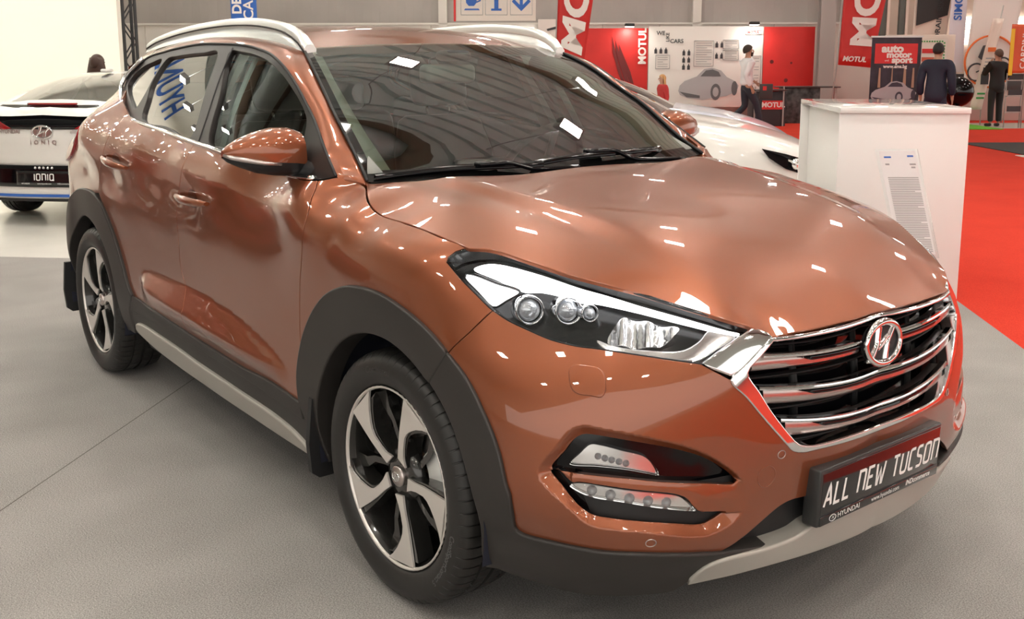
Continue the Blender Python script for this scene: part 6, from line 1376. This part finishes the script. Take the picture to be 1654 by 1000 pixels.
def sedan(name,loc,rz,paint,label,tail=False,zs=1.0):
    root=empty(name,loc,rz,label,'car'); X=np.array(ST['x'])
    xs=np.concatenate([np.linspace(.90,.5,10),np.linspace(.45,-.45,14),np.linspace(-.5,-3.3,50),np.linspace(-3.33,-3.56,8)])
    from bisect import bisect
    def ip(k,x):
        P=np.stack([X,np.array(ST[k])],1)[::-1]; i=min(max(bisect(list(P[:,0]),x)-1,0),len(P)-2); p1,p2=P[i],P[i+1]; p0=P[i-1] if i else 2*p1-p2; p3=P[i+2] if i<len(P)-2 else 2*p2-p1
        t=(x-p1[0])/(p2[0]-p1[0]); m1=(p2[1]-p0[1])/(p2[0]-p0[0])*(p2[0]-p1[0]); m2=(p3[1]-p1[1])/(p3[0]-p1[0])*(p2[0]-p1[0])
        return (2*t**3-3*t*t+1)*p1[1]+(t**3-2*t*t+t)*m1+(-2*t**3+3*t*t)*p2[1]+(t**3-t*t)*m2
    sec=[]
    for x in xs:
        w,zl,zb,zt,wr=[float(ip(k,x)) for k in ('w','zl','zb','zt','wr')]; cab=float(np.clip((-.35-x)/.3,0,1)*np.clip((x+3.4)/.3,0,1))
        yb=w*.95; ys=lambda t:yb+(wr-yb)*t
        p=[(w*.90,zl),(w*.97,zl+.07),(w*.995,.45*zl+.55*(zb*.5+zl*.5)),(w,zl+.58*(zb-zl)),(w*.99,zb-.10*(zb-zl)),(yb,zb),(ys(.30),zb+(.33 if cab>.5 else .55)*(zt-zb)),(ys(.68),zb+(.70 if cab>.5 else .82)*(zt-zb)),(wr,zt-.045*cab-.012),(wr*.62,zt-.012),(0,zt)]
        sec.append(p+[(-y,z) for y,z in p[::-1][1:]])
    n=len(sec[0]); V=[(x,y,z*zs) for x,s in zip(xs,sec) for y,z in s]; Fb=[];Fs=[];Fw=[];Fr=[]
    for i in range(len(xs)-1):
        xm=.5*(xs[i]+xs[i+1])
        for j in range(n-1):
            q=(i*n+j,i*n+j+1,(i+1)*n+j+1,(i+1)*n+j); k=min(j,n-2-j)
            wheelhole=False
            if k<=2:
                for cx in (0,-2.7):
                    yz=.5*(V[q[0]][2]+V[q[1]][2])
                    if (xm-cx)**2+(yz-.32)**2<.36**2: wheelhole=True
            if wheelhole: continue
            if k in (5,6,7) and -.80>xm>-2.85 and not(-1.62>xm>-1.70): Fs.append(q)
            elif k in (8,9) and -.47>xm>-1.22: Fw.append(q)
            elif k in (8,9) and -2.35>xm>-3.22: Fr.append(q)
            else: Fb.append(q)
    def part(nm,F,m):
        us=sorted({a for f in F for a in f}); mp={a:i for i,a in enumerate(us)}
        mb=MB(); mb.add([V[a] for a in us],[tuple(mp[a] for a in f) for f in F],0,True); return mb.build(nm,m,root)
    body=part('body',Fb+[tuple(range(n))],paint); part('side_glass',Fs,GL2); part('windscreen',Fw,GL2); part('rear_window',Fr,GL2)
    MB().bbox(-3.05,.6,-.70,.70,.26,.60,.08).build('underbody',BLACKM,root)
    MB().bbox(-.95,-.5,-.72,.72,.80,.90,.04).build('dashboard',TRIMD,root)
    for y in (-.36,.36):
        MB().bbox(-1.75,-1.60,y-.23,y+.23,.5,1.05,.06).build('seat_back',LEATHER,root); MB().bbox(-1.76,-1.67,y-.12,y+.12,1.07,1.22,.04).build('headrest',LEATHER,root)
    for y in (-.4,.0,.4): MB().bbox(-2.62,-2.50,y-.2,y+.2,.6,1.0,.05).build('rear_seat_back',LEATHER,root)
    for sd in (1,-1):
        G=[]
        for k in range(9):
            a=2*PI*k/8; G.append([(-.68+.05*math.cos(a)*r,sd*yy,.985+.065*math.sin(a)*r) for yy,r in ((.90,.55),(.94,1),(1.0,1),(1.05,.6),(1.06,.05))])
        mi=MB().grid(G).build('door_mirror',mat('smoky_mirror_cap',(.07,.06,.05,1),.3,coat=.5),root); MB().tube([(-.62,.82*sd,.93),(-.66,.93*sd,.955)],.022,8).build('mirror_arm',BLACKM,mi)
        hl=empty('headlight'); hl.parent=root
        P=[(.22,.872,.765),(.42,.825,.72),(.62,.70,.655),(.76,.52,.585),(.74,.57,.52),(.62,.745,.53),(.42,.845,.60),(.28,.885,.69)]
        f=MB(); c=tuple(np.mean(P,0)); V2=[(x+.016,y*1.012*sd,z*zs) for x,y,z in P]; f.add(V2+[((c[0]+.045),(c[1]+.035)*sd,c[2]*zs)],[(i,(i+1)%8,8) for i in range(8)],0,True); f.build('lamp_cover',BLACKG,hl)
        for (x,y,z),r in (((.50,.80,.64),.045),((.63,.71,.59),.040)):
            q=Vector((.75,.62*sd,.1)).normalized(); M=Matrix.Translation((x+.035,(y+.03)*sd,z*zs))@q.to_track_quat('Z','Y').to_matrix().to_4x4()
            m2=MB().lathe([(0,.012),(r*.7,.008),(r,0),(r*1.02,-.03)],16,'z'); m2.v=[tuple(M@Vector(p)) for p in m2.v]; m2.build('lamp_bulb',REFLW,hl)
    for k,(x,y) in enumerate(((0,-.78),(-2.7,-.78),(0,.78),(-2.7,.78))):
        w=dup_tree(w0,root); w.location=(x,y,.318); s_=.318/.351; w.scale=(s_,s_,s_); w.rotation_euler=(0,.3*k,0 if y<0 else PI)
    if True:
        xr=lambda y,z:-3.575+.20*abs(y/.86)**2.6+max(0,z-.93)*1.15+max(0,.55-z)*-.06
        def rear(nm,poly,m,off,parent=root):
            mb=MB(); lo=np.min(poly,0); hi=np.max(poly,0); G=[]
            # fan of rows between lower and upper outline
            ys=np.linspace(lo[0],hi[0],25); P=np.array(poly)
            def ext(y):
                zz=[]
                for a,b in zip(P,np.roll(P,-1,0)):
                    if min(a[0],b[0])-1e-9<=y<=max(a[0],b[0])+1e-9 and abs(a[0]-b[0])>1e-9: zz.append(a[1]+(b[1]-a[1])*(y-a[0])/(b[0]-a[0]))
                return (min(zz),max(zz))
            for y in ys:
                z0,z1=ext(min(max(y,lo[0]+1e-4),hi[0]-1e-4)); G.append([(xr(y,z)-off,y,z) for z in np.linspace(z0,z1,6)])
            mb.grid(G); o=mb.build(nm,m,parent); s_=o.modifiers.new('t','SOLIDIFY'); s_.thickness=.01; s_.offset=-1; return o
        rear('tailgate',[(-.84,.50),(.84,.50),(.85,.90),(.70,1.11),(-.70,1.11),(-.85,.90)],paint,.010)
        rear('lower_window',[(-.40,.875),(.40,.875),(.60,1.03),(.5,1.085),(-.5,1.085),(-.60,1.03)],BLACKG,.022)
        rear('brake_light',[(-.24,1.090),(.24,1.090),(.24,1.102),(-.24,1.102)],REDLENS,.024)
        for sd in (1,-1):
            rear('tail_lamp',[(sd*.30,.880),(sd*.36,.868),(sd*.62,.885),(sd*.86,.90),(sd*.86,1.01),(sd*.60,1.045),(sd*.50,.985)],REDLENS,.026)
            rear('lamp_strip',[(sd*.74,.93),(sd*.86,.935),(sd*.86,.955),(sd*.74,.95)],WHITEP,.030)
        bm=rear('rear_bumper',[(-.86,.25),(.86,.25),(.87,.50),(-.87,.50)],paint,.012)
        rear('bumper_inset',[(-.80,.355),(.80,.355),(.86,.55),(-.86,.55)],BLACKG,.026)
        if tail: rear('blue_strip',[(-.84,.265),(.84,.265),(.84,.290),(-.84,.290)],BLUEP,.024)
        rear('rear_apron',[(-.70,.225),(.70,.225),(.75,.25),(-.75,.25)],BLACKM,.016)
    if tail:
        nb=rear('number_plate',[(-.27,.375),(.27,.375),(.27,.50),(-.27,.50)],PB,.040)
        # seen from behind, left is the car's left: lettering runs towards -y
        rf=lambda off,y0,z0:(lambda a,b:Vector((xr(y0-a,z0+b)-off,y0-a,z0+b)))
        stroke_text('plate_letter','IONIQ',rf(.0415,0,.447),.055,WHITEP,nb,wt=.17,gap=.36)
        text_on('plate_print','www.hyundai.com',WHITEP,nb,rf(.0415,0,.388),size=.018); text_on('plate_print','HYUNDAI',WHITEP,nb,rf(.0415,.18,.388),size=.018); text_on('plate_print','INDcommerce',WHITEP,nb,rf(.0415,-.18,.388),size=.018)
        text_on('lettering','HYUNDAI',SATIN,root,rf(.016,.33,.85),size=.050,bold=.001); text_on('lettering','I O N I Q',SATIN,root,rf(.016,0,.755),size=.052,bold=.001,space=1.2); text_on('lettering','electric',SATIN,root,rf(.016,-.33,.85),size=.050)
        badge('badge',(xr(0,.84)-.02,0,.85),(-1,0,0),(0,0,1),.095,.055,CHROME,SATIN,root)
        for k in range(5): MB().lathe([(0,.006),(.012,0)],10,'x',c=(xr(0,.53)-.04,-.08+.04*k,.53)).build('number_lamp',CHROME,root)
        MB().bbox(-2.45,-2.28,-.03,.03,1.365,1.40,.015).build('roof_aerial',paint,root)
    return root
hd=math.atan2(.70,-.714)
ion=sedan('car',(-7.5371-.714*3.575,.0719+.70*3.575,0),hd,WCAR,'white hatchback seen from behind on the white floor at the left','car',True)
ion.name='parked_car'
c1=sedan('parked_car',(-3.76,4.95,0),math.radians(41),WCAR,'white car parked behind the brown car, its headlight next to the podium')
c2=sedan('parked_car',(-5.34,6.57,0),math.radians(41),mat('bluish_white_paint',(.62,.64,.75,1),.3,0,.8),'second white car, pale bluish, furthest back behind the windscreen')
c3=sedan('parked_car',(-7.5,-2.95,0),math.radians(180),mat('dark_red_car_paint',(.26,.016,.010,1),.3,.3,1.0),'dark red car parked alongside, mirrored in the brown doors')
# ---------------------------------------------------------------- visitors
SKIN=mat('skin',(.50,.27,.18,1),.55); SHOE=mat('black_shoe',(.012,.011,.011,1),.35)
def skinned(name,verts,edges,m,parent,levels=2):
    """verts: (x,y,z,rx,ry); grown with a skin modifier into one continuous surface"""
    me=bpy.data.meshes.new(name); me.from_pydata([v[:3] for v in verts],edges,[]); o=bpy.data.objects.new(name,me); COL.objects.link(o)
    sk=o.modifiers.new('skin','SKIN'); sk.use_smooth_shade=True; lay=me.skin_vertices[0].data
    for i,v in enumerate(verts): lay[i].radius=(v[3],v[4] if len(v)>4 else v[3]); lay[i].use_root=(i==0)
    ss_=o.modifiers.new('sub','SUBSURF'); ss_.levels=levels; ss_.render_levels=levels
    new=bpy.data.meshes.new_from_object(o.evaluated_get(bpy.context.evaluated_depsgraph_get())); bpy.data.objects.remove(o); bpy.data.meshes.remove(me)
    new.polygons.foreach_set('use_smooth',[True]*len(new.polygons)); return link(name,new,m,parent)
def person(loc,rz,label,legs,arms,top,trousers,hair,beard=False,long_hair=False,jacket=True,s=1.,lean=0.,head_turn=0.,seated=False,group=None):
    """legs / arms: per side (right, left) lists of joint positions from hip / shoulder outward"""
    r=empty('person',loc,rz,label,'person'); r.scale=(s,s,s)
    L=lean; tor=[(0,0,.95,.11,.13),(L*.3,0,1.12,.10,.125),(L*.7,0,1.30,.105,.145),(L,0,1.40,.075,.105),(L+.01,0,1.50,.055,.055)]
    hx=L+.025; hv=[(hx,0,1.575,.070,.065),(hx+.005,0,1.64,.098,.078),(hx-.005,0,1.71,.085,.072),(hx-.005,0,1.745,.045,.04)]
    V=list(tor)+hv; E=[(i,i+1) for i in range(len(V)-1)]; tips={}
    ix=lambda:len(V)
    for sd,lg in zip((-1,1),legs):
        a=0; rad=[(.085,.085),(.078,.078),(.056,.058),(.052,.054),(.036,.038)]
        pts_=[(lg[0][0],lg[0][1],lg[0][2])]+[((lg[0][k]+lg[1][k])/2 for k in range(3))]+[lg[1]]+[((lg[1][k]*.65+lg[2][k]*.35) for k in range(3))]+[lg[2]]
        for p,q in zip(pts_,rad): V.append((*tuple(p),*q)); E.append((a,len(V)-1)); a=len(V)-1
    sh_i=3
    for sd,am in zip((-1,1),arms):
        a=sh_i; rad=[(.048,.048),(.046,.046),(.041,.041),(.038,.038),(.026,.03)]
        pts_=[am[0],tuple((am[0][k]+am[1][k])/2 for k in range(3)),am[1],tuple((am[1][k]*.6+am[2][k]*.4) for k in range(3)),am[2]]
        for p,q in zip(pts_,rad): V.append((*p,*q)); E.append((a,len(V)-1)); a=len(V)-1
        d=Vector(am[2])-Vector(am[1]); d.normalize(); sidev=d.cross(Vector((0,1,0))).normalized() if abs(d.y)<.9 else Vector((1,0,0))
        w=Vector(am[2]); palm=w+d*.055; V.append((*palm,.028,.020)); E.append((a,len(V)-1)); pa=len(V)-1
        for k,(off,ln) in enumerate(((-.027,.065),(-.009,.078),(.009,.074),(.027,.058))):
            b0=palm+d*.035+sidev*off; b1=b0+d*ln*.55; b2=b1+d*ln*.40+Vector((0,-.014*sd,0)); q=pa
            for p in (b0,b1,b2): V.append((*p,.0085,.0085)); E.append((q,len(V)-1)); q=len(V)-1
        b0=w+d*.03+sidev*.032; b1=b0+d*.03+sidev*.018
        q=pa-0
        for p in (b0,b1): V.append((*p,.010,.010)); E.append((q,len(V)-1)); q=len(V)-1
    body=skinned('body',V,E,SKIN,r)
    # face: nose, eyes, ears sit on the head
    for sd in (-1,1):
        MB().lathe([(.012,-.008),(.024,0),(.016,.010),(0,.006)],10,'y',c=(hx-.005,sd*.079,1.635)).build('ear',SKIN,body)
        MB().lathe([(0,.006),(.009,.003),(.011,0)],8,'x',c=(hx+.088,sd*.032,1.655)).build('eye',PRK,body)
    MB().tube([(hx+.088,0,1.655),(hx+.108,0,1.62),(hx+.092,0,1.608)],[.008,.014,.010],8).build('nose',SKIN,body)
    MB().tube([(hx+.082,-.022,1.583),(hx+.090,0,1.582),(hx+.082,.022,1.583)],.005,6).build('mouth',mat('lip',(.32,.12,.09,1),.5),body)
    # hair cap
    G=[]
    for i in range(10):
        t=(.02+.98*i/9)*2.25; row=[]
        for p in np.linspace(0,2*PI,21):
            fr=max(0,math.cos(p)); tt=min(t,1.75+.6*max(0,-math.cos(p))-fr*.85); row.append((hx-.012+.112*math.sin(tt)*math.cos(p)-.006,.091*math.sin(tt)*math.sin(p),1.652+.116*math.cos(tt)))
        G.append(row)
    hm_=MB().grid(G)
    if long_hair:
        G=[]
        for i in range(10):
            u=i/9; z=1.72-.46*u; wdt=.098+.060*math.sin(u*2.2); G.append([(hx-.03-.045*math.cos(q)*1.3-.03*u,wdt*math.sin(q)*1.05,z) for q in np.linspace(-2.2,2.2,15)])
        hm_.grid(G)
    h=hm_.build('hair',hair,body); so=h.modifiers.new('t','SOLIDIFY'); so.thickness=.006
    if beard:
        MB().grid([[(hx+.03+.075*math.cos(q)*(1-.25*u),.072*math.sin(q)*(1-.3*u),1.605-.085*u) for q in np.linspace(-1.7,1.7,13)] for u in np.linspace(0,1,5)]).build('beard',hair,body)
    # clothes follow the body a little outside it
    g=.018 if jacket else .010
    TC=[(0,0,.95,.13,.15),(L*.3,0,1.12,.115,.145),(L*.7,0,1.30,.125,.175),(L,0,1.42,.10,.15)]
    TV=[(tor[0][0],0,.90 if not jacket else .73,.135+g*(2.2 if jacket else .6),.165+g*(2.4 if jacket else 1))]+[(x,y,z,a+g*1.3,b+g*1.6) for x,y,z,a,b in TC]+[(tor[3][0]+.0,0,1.49,.072,.078)]; TV[1]=(tor[0][0],0,1.0,.128+g*1.5,.160+g*1.8); TE=[(i,i+1) for i in range(len(TV)-1)]
    for am in arms:
        a=4
        for p,q in zip([am[0],tuple((am[0][k]+am[1][k])/2 for k in range(3)),am[1],tuple((am[1][k]*.5+am[2][k]*.5) for k in range(3)),tuple((am[1][k]*.06+am[2][k]*.94) for k in range(3))],(.088,.066,.055,.050,.042)): TV.append((*p,q+g*(.9 if jacket else .5),q+g*(.9 if jacket else .5))); TE.append((a,len(TV)-1)); a=len(TV)-1
    skinned('jacket' if jacket else 'shirt',TV,TE,top,r)
    PV=[(0,0,1.0,.122,.150),(0,0,.90,.130,.165)]; PE=[(0,1)]
    for lg in legs:
        a=1
        for p,q in zip([lg[0],tuple((lg[0][k]+lg[1][k])/2 for k in range(3)),lg[1],tuple((lg[1][k]*.5+lg[2][k]*.5) for k in range(3)),tuple((lg[1][k]*.06+lg[2][k]*.94) for k in range(3))],(.098,.090,.073,.068,.062)): PV.append((*p,q,q)); PE.append((a,len(PV)-1)); a=len(PV)-1
    skinned('trousers',PV,PE,trousers,r)
    for lg in legs:
        a=Vector(lg[2]); t=Vector(lg[3]); d=(t-a); 
        skinned('shoe',[(a.x-.03,a.y,a.z-.03,.042,.042),(a.x+.05,a.y,max(.042,a.z-.045),.042,.040),(t.x,t.y,t.z,.030,.040)],[(0,1),(1,2)],SHOE,r)
    return r
stand=[[(0,-.10,.90),(.01,-.11,.49),(-.01,-.11,.075),(.15,-.14,.035)],[(0,.10,.90),(.01,.11,.49),(-.01,.11,.075),(.15,.14,.035)]]
walk=[[(0,-.09,.90),(.20,-.10,.52),(.30,-.10,.10),(.46,-.11,.05)],[(0,.09,.90),(.02,.10,.48),(-.34,.10,.16),(-.22,.10,.06)]]
armd=[[(0,-.20,1.41),(-.04,-.25,1.12),(.06,-.25,.88)],[(0,.20,1.41),(-.04,.25,1.12),(.06,.25,.88)]]
yawH=lambda b,a:math.atan2((Rd*b+Fd*a).y,(Rd*b+Fd*a).x)
pos=lambda a,b:tuple(H(a,b,0))
m1=person(pos(19.03,4.68),yawH(1,.12),'bearded man in a white shirt and dark trousers walking past the posters',walk,[[(.02,-.19,1.41),(-.10,-.22,1.14),(.02,-.22,.90)],[(0,.19,1.41),(.06,.22,1.13),(.24,.20,1.0)]],mat('white_shirt_cloth',(.78,.76,.78,1),.7),mat('navy_trouser_cloth',(.020,.022,.035,1),.7),mat('dark_brown_hair',(.035,.020,.012,1),.6),beard=True,jacket=False,s=1.03)
m2=person(pos(13.9,6.66),yawH(.55,.83),'man in a navy suit standing behind the podium, seen from behind',stand,armd,mat('navy_suit_cloth',(.012,.015,.035,1),.7),mat('navy_suit_cloth'),mat('black_hair',(.012,.009,.008,1),.6),s=1.0)
m3=person(pos(19.95,10.52),yawH(-.25,.97),'man in a black suit standing on the grey floor at the right, seen from behind',stand,[[(0,-.20,1.41),(-.02,-.27,1.14),(.16,-.16,1.05)],[(.02,.20,1.42),(.13,.26,1.18),(.15,.11,1.42)]],mat('black_suit_cloth',(.012,.011,.012,1),.7),mat('black_suit_cloth'),mat('brown_hair',(.10,.055,.035,1),.6),s=.98)
m4=person(pos(9.36,-5.42),yawH(.3,.95),'woman with long brown hair behind the white hatchback, seen from behind',stand,armd,mat('dark_blouse',(.02,.018,.02,1),.7),mat('dark_skirt_cloth',(.02,.018,.02,1),.7),mat('chestnut_hair',(.045,.016,.009,1),.5),long_hair=True,s=.885)
m5=person((*pos(16.85,2.55)[:2],0),yawH(-.95,-.3),'blond woman in a red top beyond the white cars, below the poster wall',stand,armd,mat('red_top_cloth',(.50,.03,.03,1),.7),mat('dark_skirt_cloth'),mat('blond_hair',(.62,.33,.13,1),.45),long_hair=True,jacket=False,s=.69)
hl_o=empty('handbag',(0,0,0),0,'dark document case carried by the man in the white shirt','case'); o_=hbox('case_body',19.12,19.18,5.00,5.28,.66,.98,mat('dark_case',(.05,.045,.045,1),.5),hl_o,bev=.01); hbox('case_label',19.11,19.12,5.06,5.14,.84,.93,LRED,hl_o)
